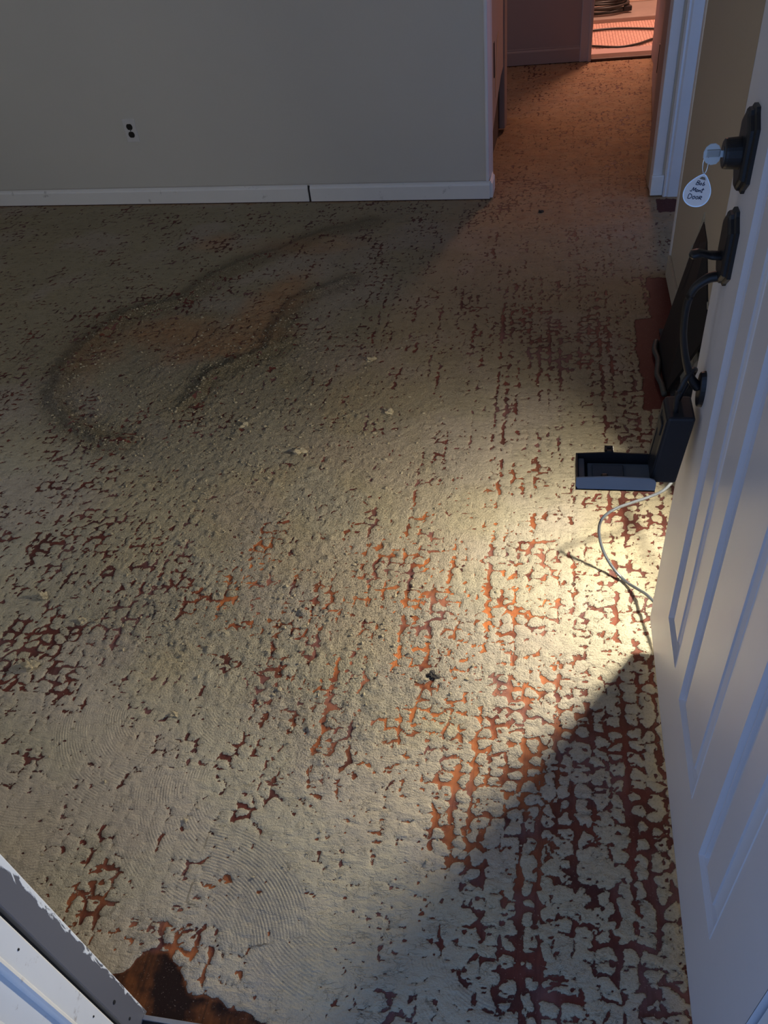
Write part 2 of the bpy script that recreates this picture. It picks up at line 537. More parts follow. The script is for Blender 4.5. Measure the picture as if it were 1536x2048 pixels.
for (c, r0, r1, a0, a1, st) in ARCS:
    cx, cy = fl(*c)
    r = np.hypot(X - cx, Y - cy)
    an = np.degrees(np.arctan2(Y - cy, X - cx)) % 360
    w = sst(r0, r0 + 0.02, r) * (1 - sst(r1 - 0.03, r1, r)) * sst(a0, a0 + 12, an) * (1 - sst(a1 - 14, a1, an)) * st
    arc_r = np.where(w > arc_a, r, arc_r)
    arc_a = np.maximum(arc_a, w)
arc_a *= (1 - wood)
s = s + 0.10 * arc_a * (1 - 0.5 * rightzone)
wet = np.clip(blob(540, 1790, 0.10, 0.14, 0.5, 0.8, 0.2) + blob(990, 1960, 0.06, 0.05, 0, .8) + blob(90, 1680, .08, .12, 0, .8) * .4, 0, 1) * np.clip(arc_a * 1.6, 0, 1)

cover = sst(-0.02, 0.07, s)
crumb = (fbm(X * 75, Y * 75, 101, 2, 0.6) - 0.5) * 2
crumb2 = np.clip(fbm(X * 38, Y * 38, 111, 2) - 0.50, 0, 1) * 2
hgt = cover * (0.0016 + 0.0008 * cid + 0.0010 * sst(0.0, 0.25, e)) + ridge
hgt += rough * (0.0030 * crumb + 0.0045 * crumb2 * crumb2 * 2) * (0.4 + 0.6 * cover)
hgt += 0.0008 * (fbm(X * 6, Y * 6, 7, 2) - 0.5) * 2
hgt = hgt * (1 - 0.85 * dark_sill)
hgt *= 1 - 0.6 * far
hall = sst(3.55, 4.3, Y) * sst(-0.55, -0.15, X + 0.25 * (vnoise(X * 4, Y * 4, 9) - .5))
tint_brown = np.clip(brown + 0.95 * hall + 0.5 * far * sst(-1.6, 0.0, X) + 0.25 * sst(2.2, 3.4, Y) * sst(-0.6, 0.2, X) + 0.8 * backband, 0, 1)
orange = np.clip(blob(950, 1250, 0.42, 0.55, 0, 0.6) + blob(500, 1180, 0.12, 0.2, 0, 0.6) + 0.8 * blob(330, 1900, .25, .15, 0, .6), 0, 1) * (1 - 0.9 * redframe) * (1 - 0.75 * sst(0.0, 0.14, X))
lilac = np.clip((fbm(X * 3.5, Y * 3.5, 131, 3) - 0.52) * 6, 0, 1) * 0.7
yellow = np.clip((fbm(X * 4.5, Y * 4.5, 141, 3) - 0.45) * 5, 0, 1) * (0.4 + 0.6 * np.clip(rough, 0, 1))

dust_and_falloff = np.clip(sst(1.4, 2.8, Y + 0.5 * (low - 0.5)) * 0.8 + 0.5 * dustband, 0, 1)  # lamp falloff toward the back as a darker tint, plus dust beside the ridges
hgt[:, :] = np.where(X > 0.507, np.minimum(hgt, 0.001), hgt)
co = np.stack([X, Y, hgt - 0.002], -1).reshape(-1, 3).astype(np.float32)
me = bpy.data.meshes.new('floor')
me.vertices.add(NX * NY)
me.vertices.foreach_set('co', co.ravel())
ii, jj = np.meshgrid(np.arange(NY - 1), np.arange(NX - 1), indexing='ij')
a = (ii * NX + jj).ravel()
F = np.stack([a, a + 1, a + NX + 1, a + NX], -1).astype(np.int32)
me.loops.add(F.size)
me.loops.foreach_set('vertex_index', F.ravel())
me.polygons.add(len(F))
me.polygons.foreach_set('loop_start', np.arange(0, F.size, 4, dtype=np.int32))
me.polygons.foreach_set('loop_total', np.full(len(F), 4, dtype=np.int32))
me.update(calc_edges=True)
me.polygons.foreach_set('use_smooth', np.ones(len(F), dtype=bool))
for nm, arr in (('s', s), ('rough_a', rough), ('arc_r', arc_r), ('arc_a', arc_a), ('brown', tint_brown), ('orange', orange), ('lilac', lilac), ('yellow', yellow), ('dust_and_falloff', dust_and_falloff),
                ('dark', np.clip(dark_sill + 0.0 * X, 0, 1)), ('wet', wet), ('redf', np.maximum(redframe, redframe2)), ('thin', hall)):
    at = me.attributes.new(nm, 'FLOAT', 'POINT')
    at.data.foreach_set('value', arr.astype(np.float32).ravel())


def floor_material():
    m = bpy.data.materials.new('scraped_adhesive_floor')
    m.use_nodes = True
    nt = m.node_tree
    N = nt.nodes.new; L = nt.links.new
    p = nt.nodes['Principled BSDF']

    def attr(n):
        a = N('ShaderNodeAttribute'); a.attribute_name = n
        return a.outputs['Fac']

    def math_(op, a, b=None, c=None, clamp=False):
        x = N('ShaderNodeMath'); x.operation = op; x.use_clamp = clamp
        for i, v in enumerate((a, b, c)):
            if v is None:
                continue
            if isinstance(v, (int, float)):
                x.inputs[i].default_value = v
            else:
                L(v, x.inputs[i])
        return x.outputs[0]

    def mr(v, a, b, c=0.0, d=1.0, smooth=False):
        x = N('ShaderNodeMapRange')
        if smooth:
            x.interpolation_type = 'SMOOTHSTEP'
        L(v, x.inputs['Value'])
        x.inputs['From Min'].default_value = a; x.inputs['From Max'].default_value = b
        x.inputs['To Min'].default_value = c; x.inputs['To Max'].default_value = d
        return x.outputs['Result']

    def mix(f, a, b):
        x = N('ShaderNodeMix'); x.data_type = 'RGBA'
        if isinstance(f, (int, float)):
            x.inputs['Factor'].default_value = f
        else:
            L(f, x.inputs['Factor'])
        for k, v in (('A', a), ('B', b)):
            if isinstance(v, tuple):
                x.inputs[k].default_value = (*v, 1)
            else:
                L(v, x.inputs[k])
        return x.outputs['Result']

    geo = N('ShaderNodeNewGeometry')
    P = geo.outputs['Position']

    def noise(scale, detail=4, rough=0.55, sc=None, dist=0.0):
        n = N('ShaderNodeTexNoise')
        n.inputs['Scale'].default_value = scale; n.inputs['Detail'].default_value = detail
        n.inputs['Roughness'].default_value = rough; n.inputs['Distortion'].default_value = dist
        if sc:
            mp = N('ShaderNodeMapping'); mp.inputs['Scale'].default_value = sc
            L(P, mp.inputs[0]); L(mp.outputs[0], n.inputs['Vector'])
        else:
            L(P, n.inputs['Vector'])
        return n.outputs['Fac']

    nf = noise(210, 3, 0.6)
    nm = noise(70, 4, 0.6)
    ncr = noise(420, 3, 0.7)
    s0 = attr('s')
    sn = math_('MULTIPLY_ADD', math_('SUBTRACT', nf, 0.5), 0.16, s0)
    sn = math_('MULTIPLY_ADD', math_('SUBTRACT', nm, 0.5), 0.12, sn)
    mask = mr(sn, -0.012, 0.014)
    # arcs of trowel teeth
    ph = math_('MULTIPLY_ADD', attr('arc_r'), 2 * math.pi / 0.0062, math_('MULTIPLY', noise(9, 2), 7.0))
    ph2 = math_('MULTIPLY', attr('arc_r'), 2 * math.pi / 0.0021)
    w1 = math_('ADD', math_('SINE', ph), math_('MULTIPLY', math_('SINE', math_('ADD', ph2, math_('MULTIPLY', nm, 5.0))), 0.4))
    arc = math_('MULTIPLY', math_('MULTIPLY', w1, attr('arc_a')), mr(noise(17, 4, 0.65), 0.44, 0.60))
    # adhesive colour
    base = mix(mr(noise(5, 5), 0.35, 0.7), (0.475, 0.435, 0.335), (0.39, 0.355, 0.275))
    base = mix(math_('MULTIPLY', attr('yellow'), 0.6), base, (0.51, 0.43, 0.265))
    base = mix(mr(attr('dust_and_falloff'), 0, 1, 0, 0.9), base, (0.26, 0.21, 0.125))  # darkens the far floor in colour for lamp falloff; ridge dust too
    base = mix(math_('MULTIPLY', attr('lilac'), 0.35), base, (0.46, 0.38, 0.37))
    base = mix(mr(ncr, 0.55, 0.75, 0, 0.3), base, (0.34, 0.29, 0.20))
    base = mix(math_('MULTIPLY', mr(nf, 0.46, 0.36, 0, 0.75), math_('ADD', attr('rough_a'), 0.15), None, True), base, (0.20, 0.17, 0.12))  # dirt in the pits, darkened to put crumb shading into the colour
    base = mix(math_('MULTIPLY', mr(nf, 0.56, 0.66, 0, 0.5), attr('rough_a'), None, True), base, (0.64, 0.57, 0.42))  # lighter high grain: crumb highlights put into the colour
    base = mix(math_('MULTIPLY', attr('wet'), mr(w1, -0.2, 0.8, 0.15, 0.85)), base, (0.20, 0.19, 0.18))
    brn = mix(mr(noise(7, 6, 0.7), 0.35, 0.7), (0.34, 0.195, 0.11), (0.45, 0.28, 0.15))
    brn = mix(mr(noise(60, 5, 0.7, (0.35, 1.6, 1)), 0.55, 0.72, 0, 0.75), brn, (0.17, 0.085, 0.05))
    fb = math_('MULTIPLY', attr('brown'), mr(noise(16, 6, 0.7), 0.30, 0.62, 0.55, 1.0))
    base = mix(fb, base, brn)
    # wood colour
    wood = mix(mr(noise(8, 4), 0.40, 0.60), (0.14, 0.040, 0.030), (0.075, 0.028, 0.025))
    orf = math_('MULTIPLY', attr('orange'), mr(noise(11, 4), 0.36, 0.56))
    wood = mix(orf, wood, (0.46, 0.155, 0.055))
    wood = mix(math_('MULTIPLY', mr(noise(6, 3, 0.5, None, 0.0), 0.50, 0.62), mr(attr('redf'), 0, 1, 0.55, 0.0)), wood, (0.19, 0.105, 0.105))
    wood = mix(math_('MULTIPLY', attr('brown'), 0.6), wood, (0.15, 0.07, 0.04))
    grain = noise(120, 5, 0.65, (1.0, 0.06, 1.0))
    wood = mix(mr(grain, 0.5, 0.75, 0, 0.6), wood, (0.06, 0.022, 0.018))
    dk = mix(mr(noise(12, 4, 0.6), 0.47, 0.62), (0.020, 0.010, 0.009), (0.15, 0.055, 0.022))
    dk = mix(mr(grain, 0.42, 0.7, 0, 0.8), dk, (0.02, 0.012, 0.010))
    wood = mix(attr('redf'), wood, (0.085, 0.018, 0.015))
    wood = mix(attr('dark'), wood, dk)
    wood = mix(mr(noise(330, 2), 0.66, 0.74, 0, 0.35), wood, (0.5, 0.4, 0.34))
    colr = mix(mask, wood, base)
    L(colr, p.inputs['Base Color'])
    L(mix(mask, (0.6, 0.6, 0.6), (0.85, 0.85, 0.85)), p.inputs['Roughness'])
    p.inputs['Specular IOR Level'].default_value = 0.14
    # relief
    h = math_('MULTIPLY', mr(sn, -0.03, 0.05, 0, 1, True), 0.0011)
    h = math_('MULTIPLY_ADD', arc, 0.00046, h)
    cr = math_('MULTIPLY', math_('SUBTRACT', ncr, 0.5), math_('MULTIPLY', mask, 0.0020))
    h = math_('MULTIPLY_ADD', cr, math_('ADD', attr('rough_a'), 0.22), h)
    cr2 = math_('MULTIPLY', math_('SUBTRACT', nf, 0.5), math_('MULTIPLY', mask, 0.0085))
    h = math_('MULTIPLY_ADD', cr2, math_('ADD', attr('rough_a'), 0.12), h)
    h = math_('MULTIPLY_ADD', grain, 0.00018, h)
    # torn creases in the adhesive
    cw = noise(46, 3, 0.6, (0.75, 1.5, 1), 0.8)
    crs = mr(math_('ABSOLUTE', math_('SUBTRACT', cw, 0.5)), 0.0, 0.028, 1.0, 0.0, True)
    crs = math_('MULTIPLY', crs, mr(noise(23, 3), 0.46, 0.60))
    crs = math_('MULTIPLY', crs, math_('MULTIPLY', mask, math_('SUBTRACT', 1.0, math_('MULTIPLY', attr('arc_a'), 0.8))))
    h = math_('MULTIPLY_ADD', crs, -0.0016, h)
    sw = noise(38, 4, 0.6, (0.6, 1.6, 1), 0.5)
    h = math_('MULTIPLY_ADD', math_('MULTIPLY', sw, mask), 0.0045, h)
    b = N('ShaderNodeBump'); b.inputs['Strength'].default_value = 1.0; b.inputs['Distance'].default_value = 1.0
    L(h, b.inputs['Height']); L(b.outputs['Normal'], p.inputs['Normal'])
    return m


FLOOR = link('floor', me, None, [floor_material()])
tag(FLOOR, 'wood floor under scraped tan adhesive with red gaps', 'floor', kind='structure')

# ------------------------------------------------------------------ room shell


def struct(name, bm, m, smooth=False):
    o = fin(name, bm, m, None, smooth)
    o['kind'] = 'structure'
    return o


BW0 = Vector((-3.172, 4.276, 0)); BW1 = Vector((-0.286, 4.104, 0))
bwd = (BW1 - BW0).normalized(); bwn = Vector((bwd.y, -bwd.x, 0))   # towards the camera
BWL = BW0 - bwd * 1.0


def wallbox(a, b, t, z0, z1, front=0.0, bw=0.0, bm=None):
    """box along a->b, front face at offset `front` along the normal facing -y side, thickness t backwards"""
    a = Vector(a); b = Vector(b)
    d = (b - a).normalized(); n = Vector((d.y, -d.x, 0)); L_ = (b - a).length
    bb = box(0, L_, -t, 0, z0, z1, bw)
    for v in bb.verts:
        v.co = a + d * v.co.x + n * (front + v.co.y) + Vector((0, 0, v.co.z))
    if bm is not None:
        me_ = bpy.data.meshes.new('t'); bb.to_mesh(me_); bm.from_mesh(me_); bb.free(); bpy.data.meshes.remove(me_)
        return bm
    return bb


H = 2.44
struct('wall_back', wallbox(BWL, BW1 - bwd * 0.006, 0.12, 0, H), M_wall)
# rounded end corner of the back wall
struct('trim_1', wallbox(BW1 - bwd * 0.012, BW1 + bwd * 0.004, 0.125, 0.088, H, 0.004, 0.004), M_trimc)


def baseboard(name, a, b, h=0.088, t=0.014, m=None, parent=None):
    a = Vector(a); b = Vector(b)
    d = (b - a).normalized(); n = Vector((d.y, -d.x, 0))
    prof = [(0, 0.004), (t, 0.004), (t, h * 0.80), (t * 0.75, h * 0.86), (t * 0.42, h * 0.90), (t * 0.42, h * 0.985), (t * 0.25, h), (0, h)]
    mt = Matrix(((n.x, 0, d.x, a.x), (n.y, 0, d.y, a.y), (0, 1, 0, 0), (0, 0, 0, 1)))
    bm = prism(prof, (b - a).length, None, mt)
    return bm


# the back wall baseboard: two lengths with a dark open joint between
jx = -1.235
jp = BW0 + bwd * ((jx + 3.172) / bwd.x)
o = struct('baseboard_back', baseboard('x', BWL, jp - bwd * 0.006), M_trim)
o = struct('baseboard_back', baseboard('x', jp + bwd * 0.006, BW1 + bwd * 0.008), M_trim)
bmq = bmesh.new()
wallbox(jp - bwd * 0.006, jp + bwd * 0.006, 0.004, 0.004, 0.083, 0.005, 0, bmq)
struct('trim_2', bmq, M_gasket)
# dark crack under the baseboard
struct('trim_3', wallbox(BWL, BW1 + bwd * 0.006, 0.01, -0.004, 0.0055, 0.0125), M_mat)
# thin caulk line above the baseboard
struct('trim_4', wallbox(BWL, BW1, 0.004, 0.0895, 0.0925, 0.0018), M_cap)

# return of the baseboard into the hall, broken light wood showing
bmq = baseboard('x', (BW1.x + 0.008, BW1.y, 0), (BW1.x + 0.012, BW1.y + 0.125, 0))
struct('baseboard_hall', bmq, M_trim)

# hall left side: narrow wall end, casing, door leaf ajar, end casing
struct('wall_hall_left', box(-0.42, -0.292, 4.225, 4.34, 0, H), M_wall)
# casing of the hall closet opening
struct('trim_5', box(-0.295, -0.276, 4.26, 4.345, 0.0, H, 0.004), M_trimc)


def slab(x0, y0, x1, y1, th, z0, z1, bw=0.003):
    """vertical board along (x0,y0)->(x1,y1)"""
    a = Vector((x0, y0, 0)); b = Vector((x1, y1, 0))
    return wallbox(a, b, th, z0, z1, th / 2, bw)


closet = empty('door_2', (-0.287, 4.36, 0))
closet['kind'] = 'structure'
# closet door leaf with its lower corner broken off along a slant
prof = [(0.0, 0.30), (0.0, 2.03), (0.74, 2.03), (0.74, 0.03), (0.62, 0.03), (0.56, 0.14), (0.30, 0.24)]
A0 = Vector((-0.290, 4.36, 0)); d0 = (Vector((-0.262, 5.11, 0)) - A0).normalized(); n0 = Vector((d0.y, -d0.x, 0))
prof = [(0.0, 0.16), (0.0, 2.03), (0.745, 2.03), (0.745, 0.36), (0.60, 0.35), (0.30, 0.26)]
mt = Matrix(((d0.x, 0, n0.x, A0.x - n0.x * 0.03), (d0.y, 0, n0.y, A0.y - n0.y * 0.03), (0, 1, 0, 0), (0, 0, 0, 1)))
fin('door_leaf', prism(prof, 0.03, None, mt), mat('closet_door_paint', (0.48, 0.38, 0.34), 0.5, noise=0.06, nscale=4), closet)
mt2 = Matrix(((d0.x, 0, n0.x, A0.x - n0.x * 0.045), (d0.y, 0, n0.y, A0.y - n0.y * 0.045), (0, 1, 0, 0), (0, 0, 0, 1)))
fin('bare_panel', prism([(0.0, 0.01), (0.0, 0.4), (0.70, 0.4), (0.70, 0.01)], 0.02, None, mt2), mat('bare_grey_brown_board', (0.12, 0.085, 0.065), 0.8, noise=0.4, nscale=15), closet)
bmq = bmesh.new()
wallbox(A0 + d0 * 0.20, A0 + d0 * 0.235, 0.004, 0.44, 0.60, 0.004, 0.001, bmq)
fin('strike_plate', bmq, M_black, closet)
bmq = prism([(0.26, 0.40), (0.37, 0.58), (0.45, 0.60), (0.34, 0.46), (0.265, 0.33)], 0.002, None, Matrix(((d0.x, 0, n0.x, A0.x), (d0.y, 0, n0.y, A0.y), (0, 1, 0, 0), (0, 0, 0, 1))))
fin('torn_veneer', bmq, mat('raw_wood_tear', (0.62, 0.42, 0.25), 0.7), closet)
# casing at the far end of the closet opening
struct('trim_6', slab(-0.272, 5.11, -0.262, 5.20, 0.035, 0.02, H, 0.006), M_hallwall)
struct('wall_hall_left_end', box(-0.45, -0.29, 5.20, 5.40, 0, H), M_hallwall)
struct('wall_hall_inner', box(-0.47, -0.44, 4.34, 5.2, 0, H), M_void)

# far wall of the hall with baseboard, doorway to the bright room
FY = 6.575
struct('wall_far', box(-2.2, 0.262, FY, FY + 0.12, 0, H), M_hallwall)
struct('wall_far_right', box(0.98, 2.0, FY, FY + 0.12, 0, H), M_hallwall)
struct('wall_far_top', box(0.262, 0.98, FY, FY + 0.12, 2.05, H), M_hallwall)
struct('baseboard_far', baseboard('x', (-2.2, FY, 0), (0.21, FY, 0), 0.105, 0.014), M_hallwall)
M_pinktrim = mat('far_casing_paint', (0.52, 0.44, 0.42), 0.5)
bmq = box(0.205, 0.268, FY - 0.018, FY + 0.0, 0.0, 2.1, 0.004)
box(0.262, 0.285, FY - 0.03, FY + 0.13, 0.0, 2.1, 0.004, 2, bmq)
struct('trim_7', bmq, M_pinktrim)
struct('trim_8', box(0.93, 1.0, FY - 0.03, FY + 0.13, 0.0, 2.1, 0.004), M_pinktrim)
struct('trim_9', box(0.285, 0.93, FY - 0.03, FY + 0.10, 0.0, 0.018, 0.005), M_darkthr)
struct('hall_floor_left', box(-2.2, -0.0, 5.2, 6.6, -0.02, -0.006), M_darkthr)

# bright far room: marble floor strip, mosaic, stone curb, wall
def mosaic():
    m = bpy.data.materials.new('small_mosaic_tile')
    m.use_nodes = True
    nt = m.node_tree; N = nt.nodes.new; L = nt.links.new
    p = nt.nodes['Principled BSDF']; p.inputs['Roughness'].default_value = 0.35
    geo = N('ShaderNodeNewGeometry')
    mp = N('ShaderNodeMapping'); mp.inputs['Scale'].default_value = (1, 1, 1); mp.inputs['Rotation'].default_value = (0, 0, math.pi / 2)
    L(geo.outputs['Position'], mp.inputs[0])
    br = N('ShaderNodeTexBrick')
    br.inputs['Scale'].default_value = 9
    br.inputs['Brick Width'].default_value = 0.9; br.inputs['Row Height'].default_value = 0.20
    br.inputs['Mortar Size'].default_value = 0.018
    br.inputs['Color1'].default_value = (0.78, 0.52, 0.42, 1); br.inputs['Color2'].default_value = (0.70, 0.46, 0.38, 1)
    br.inputs['Mortar'].default_value = (0.33, 0.15, 0.11, 1)
    L(mp.outputs[0], br.inputs['Vector'])
    n = N('ShaderNodeTexNoise'); n.inputs['Scale'].default_value = 40
    mp2 = N('ShaderNodeMapping'); mp2.inputs['Scale'].default_value = (0.7, 2.0, 1); L(geo.outputs['Position'], mp2.inputs[0]); L(mp2.outputs[0], n.inputs['Vector'])
    r = N('ShaderNodeMapRange'); r.inputs['From Min'].default_value = 0.66; r.inputs['From Max'].default_value = 0.70; r.inputs['To Max'].default_value = 0.9
    L(n.outputs['Fac'], r.inputs['Value'])
    mx = N('ShaderNodeMix'); mx.data_type = 'RGBA'; L(r.outputs['Result'], mx.inputs['Factor']); L(br.outputs['Color'], mx.inputs['A']); mx.inputs['B'].default_value = (0.12, 0.035, 0.03, 1)
    L(mx.outputs['Result'], p.inputs['Base Color'])
    return m


struct('floor_far_room', box(-0.6, 1.9, FY + 0.10, 9.0, -0.03, 0.004), mosaic())
struct('trim_10', box(0.285, 0.93, FY + 0.10, FY + 0.26, 0.004, 0.012, 0.002), mat('far_sill_strip', (0.52, 0.38, 0.35), 0.5))
struct('trim_11', box(-0.3, 1.6, 7.66, 8.22, 0.0, 0.035, 0.006), M_stone)
struct('wall_far_room_back', box(-0.6, 1.9, 8.22, 8.34, 0, H), M_farwall)
struct('baseboard_far_room', box(-0.6, 1.9, 8.205, 8.22, 0.035, 0.085, 0.004), mat('far_base_paint', (0.82, 0.64, 0.5), 0.5))
struct('wall_far_room_left', box(-0.7, -0.6, FY + 0.12, 8.34, 0, H), M_farwall)
struct('wall_far_room_right', box(1.9, 2.0, FY + 0.12, 8.34, 0, H), M_farwall)

# hose coiled on the stone curb and trailing loop on the mosaic
hose = empty('garden_hose', (0.45, 7.9, 0.05))
tag(hose, 'dark hose coiled on the stone ledge in the bright far room', 'hose')
rr = random.Random(8)
pts = []
for t in range(0, 9 * 16):
    a_ = t / 16 * 2 * math.pi
    k = t // 16
    pts.append((0.40 + (0.235 - 0.006 * k) * math.cos(a_) + 0.008 * math.sin(k * 2.1), 7.93 + (0.17 - 0.012 * (k % 4)) * math.sin(a_) - 0.006 * k % 0.03, 0.05 + 0.0125 * k + 0.006 * math.sin(a_ * 1.5 + k)))
fin('coil', tube(smooth_path(pts, 2), 0.0095, 6), M_hose, hose, True)
bmq = box(0.575, 0.64, 7.80, 7.84, 0.050, 0.085, 0.006)
fin('coupling', bmq, M_black, hose)
cable2 = fin('power_cord', tube(smooth_path([(*fl(1150, 66, .016), .016), (*fl(1195, 60, .016), .016), (*fl(1235, 57, .016), .016), (*fl(1285, 57, .016), .016), (*fl(1340, 59, .016), .016), (*fl(1338, 70, .016), .016), (*fl(1305, 78, .016), .016), (*fl(1275, 88, .016), .016), (*fl(1240, 94, .016), .016), (*fl(1195, 93, .016), .016), (*fl(1150, 90, .016), .016)], 8), 0.009, 6), M_hose, None, True)
tag(cable2, 'thin dark cord lying in a loop on the pink mosaic floor', 'cord')

# hall right side
struct('wall_hall_right_face', box(0.545, 2.0, 4.06, 4.17, 0, H), M_wall)
# casing with profile beside the hall mouth (faces the camera)
bmq = bmesh.new()
cprof = [(0.555, 0), (0.555, -0.014), (0.563, -0.020), (0.572, -0.016), (0.580, -0.021), (0.655, -0.024), (0.664, -0.018), (0.668, 0)]
prism([(u, 4.06 + v) for u, v in cprof], H, bmq)
struct('trim_12', bmq, M_trimc)
struct('trim_13', box(0.500, 0.545, 4.06, 4.165, 0.0, H, 0.004), M_trimc)
struct('baseboard_hall_right', box(0.496, 0.553, 4.043, 4.062, 0.006, 0.10, 0.004), M_trim)
bmq = prism([(4.17, 0.0), (4.30, 0.0), (4.30, 0.13), (4.24, 0.17), (4.17, 0.02)], 0.01, None, Matrix(((0, 0, 1, 0.497), (1, 0, 0, 0), (0, 1, 0, 0), (0, 0, 0, 1))))
struct('trim_14', bmq, mat('split_raw_wood', (0.45, 0.30, 0.18), 0.8))
struct('wall_hall_right', slab(0.56, 4.17, 0.60, 4.86, 0.08, 0, H), M_hallwall)
struct('trim_15', slab(0.545, 4.17, 0.570, 4.76, 0.015, 0.12, H, 0.004), mat('hall_jamb_paint', (0.52, 0.43, 0.41), 0.5))
door3 = empty('door_3', (0.6, 4.86, 0))
door3['kind'] = 'structure'
fin('door_leaf', slab(0.578, 4.80, 0.665, 5.90, 0.035, 0.055, 2.03), mat('hall_door_paint', (0.42, 0.30, 0.25), 0.5, noise=0.06), door3)
fin('hinge', slab(0.5585, 4.66, 0.5605, 4.70, 0.004, 0.33, 0.47, 0.001), M_black, door3)
fin('hinge', slab(0.582, 5.08, 0.585, 5.12, 0.004, 0.28, 0.42, 0.001), M_black, door3)
struct('wall_hall_right_end', box(0.70, 0.80, 5.9, FY, 0, H), M_hallwall)
struct('wall_hall_outer', box(0.80, 0.9, 4.17, FY, 0, H), M_hallwall)

# right wall of the room, its end at y=3.25, broken opening near the floor
WX = 0.507
bm = bmesh.new()
# polygon of the wall face in (y,z) with the jagged opening at the bottom
hole = [(2.86, 0.0), (2.865, 0.10), (2.83, 0.22), (2.775, 0.315), (2.735, 0.345), (2.70, 0.40), (2.66, 0.47), (2.63, 0.43), (2.57, 0.38), (2.52, 0.34), (2.46, 0.33),
        (2.40, 0.30), (2.36, 0.31), (2.31, 0.26), (2.29, 0.15), (2.27, 0.08), (2.275, 0.0)]
outer = [(0.36, 0.0), (0.36, H), (3.25, H), (3.25, 0.0)]
poly = outer + hole
wallm = Matrix(((0, 0, 1, WX), (1, 0, 0, 0), (0, 1, 0, 0), (0, 0, 0, 1)))
prism(poly, 0.10, bm, wallm)
struct('wall_right', bm, M_wall2)
# outer corner bead at the end of the right wall
struct('trim_16', box(WX - 0.004, WX + 0.104, 3.222, 3.262, 0.0, H, 0.006), M_trimc)
# torn edge of plaster round the opening
bm = bmesh.new()
rim_in = [(y_ + (0.012 if y_ > 2.6 else -0.010) + rr.uniform(-.006, .006), z_ + 0.012 + rr.uniform(-.008, .010)) for (y_, z_) in hole]
for i in range(len(hole) - 1):
    a_, b_, c_, d_ = hole[i], hole[i + 1], rim_in[i + 1], rim_in[i]
    va = [bm.verts.new((WX - 0.0015 - 0.003 * ((i * 7) % 3) / 2, q[0], max(0.002, q[1]))) for q in (a_, b_, c_, d_)]
    vb = [bm.verts.new((WX + 0.006, v_.co.y, v_.co.z)) for v_ in va]
    bm.faces.new(va)
    for k in range(4):
        bm.faces.new((va[k], va[(k + 1) % 4], vb[(k + 1) % 4], vb[k]))
struct('trim_17', bm, M_plaster)
# dark cavity behind the opening
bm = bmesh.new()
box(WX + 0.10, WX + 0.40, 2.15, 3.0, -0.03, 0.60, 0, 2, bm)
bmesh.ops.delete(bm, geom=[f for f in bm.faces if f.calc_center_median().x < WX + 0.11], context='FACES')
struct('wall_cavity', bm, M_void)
struct('trim_18', box(WX - 0.002, WX + 0.35, 2.28, 2.86, -0.01, 0.003), M_grit)
# left-over stub of baseboard by the wall end
struct('baseboard_right', prism([(2.90, 0.0), (3.225, 0.0), (3.225, 0.085), (2.94, 0.078), (2.90, 0.05)], 0.010, None, Matrix(((0, 0, 1, WX - 0.011), (1, 0, 0, 0), (0, 1, 0, 0), (0, 0, 0, 1)))), M_wall2)

# black sheet-metal duct panel leaning in the opening
pan = empty('metal_panel', (0.42, 2.6, 0.0))
tag(pan, 'black sheet metal panel leaning into the broken wall opening', 'panel')
bm = bmesh.new()
Vs = [(0.418, 2.66, 0.004), (0.418, 2.36, 0.004), (0.500, 2.30, 0.26), (0.5045, 2.56, 0.44), (0.5045, 2.66, 0.46), (0.500, 2.74, 0.35)]
f_ = [bm.verts.new(v) for v in Vs]
g_ = [bm.verts.new((v[0] + 0.010, v[1], v[2] + 0.001)) for v in Vs]
bm.faces.new(f_)
bm.faces.new(g_[::-1])
for i in range(6):
    bm.faces.new((f_[i], f_[(i + 1) % 6], g_[(i + 1) % 6], g_[i]))
fin('sheet', bm, M_sheet, pan)
pth = [(0.414, 2.68, 0.012), (0.404, 2.62, 0.010), (0.410, 2.55, 0.012), (0.400, 2.46, 0.010), (0.408, 2.40, 0.012), (0.412, 2.34, 0.010)]
fin('rubber_edge', tube(smooth_path(pth, 6), 0.010, 6, None, 1.0), M_rubber, pan, True)
# dark sub-floor patch of grit in front of the hole
bm = bmesh.new()
gx = np.linspace(0.432, 0.506, 10); gy = np.linspace(2.30, 2.78, 40)
vv = [[bm.verts.new((x_, y_, 0.0035 + 0.003 * rr.random())) for x_ in gx] for y_ in gy]
for i in range(len(gy) - 1):
    for j in range(len(gx) - 1):
        bm.faces.new((vv[i][j], vv[i][j + 1], vv[i + 1][j + 1], vv[i + 1][j]))
grit = fin('loose_grit', bm, M_grit)
tag(grit, 'dark grit and dust around the hole at the right wall', 'grit', kind='stuff')


def lump(name, loc, r, m, seed=0, sub=2, sq=(1, 1, 0.7), parent=None, rough_=0.35):
    b = bmesh.new()
    bmesh.ops.create_icosphere(b, subdivisions=sub, radius=1.0)
    q = random.Random(seed)
    ph = [q.uniform(0, 6) for _ in range(9)]
    for v in b.verts:
        c = v.co
        k = 1 + rough_ * (math.sin(3.1 * c.x + ph[0]) * math.sin(2.7 * c.y + ph[1]) + 0.6 * math.sin(5.3 * c.z + ph[2] + 3 * c.x) + 0.4 * math.sin(9 * c.x + ph[3]) * math.sin(8 * c.y + ph[4]))
        k *= 1 + q.uniform(-0.07, 0.07)
        v.co = Vector((c.x * k * r * sq[0], c.y * k * r * sq[1], max(-0.35 * r, c.z * k * r * sq[2])))
    zmin = min(v.co.z for v in b.verts)
    for v in b.verts:
        v.co += Vector((loc[0], loc[1], loc[2] - zmin))
    return fin(name, b, m, parent)


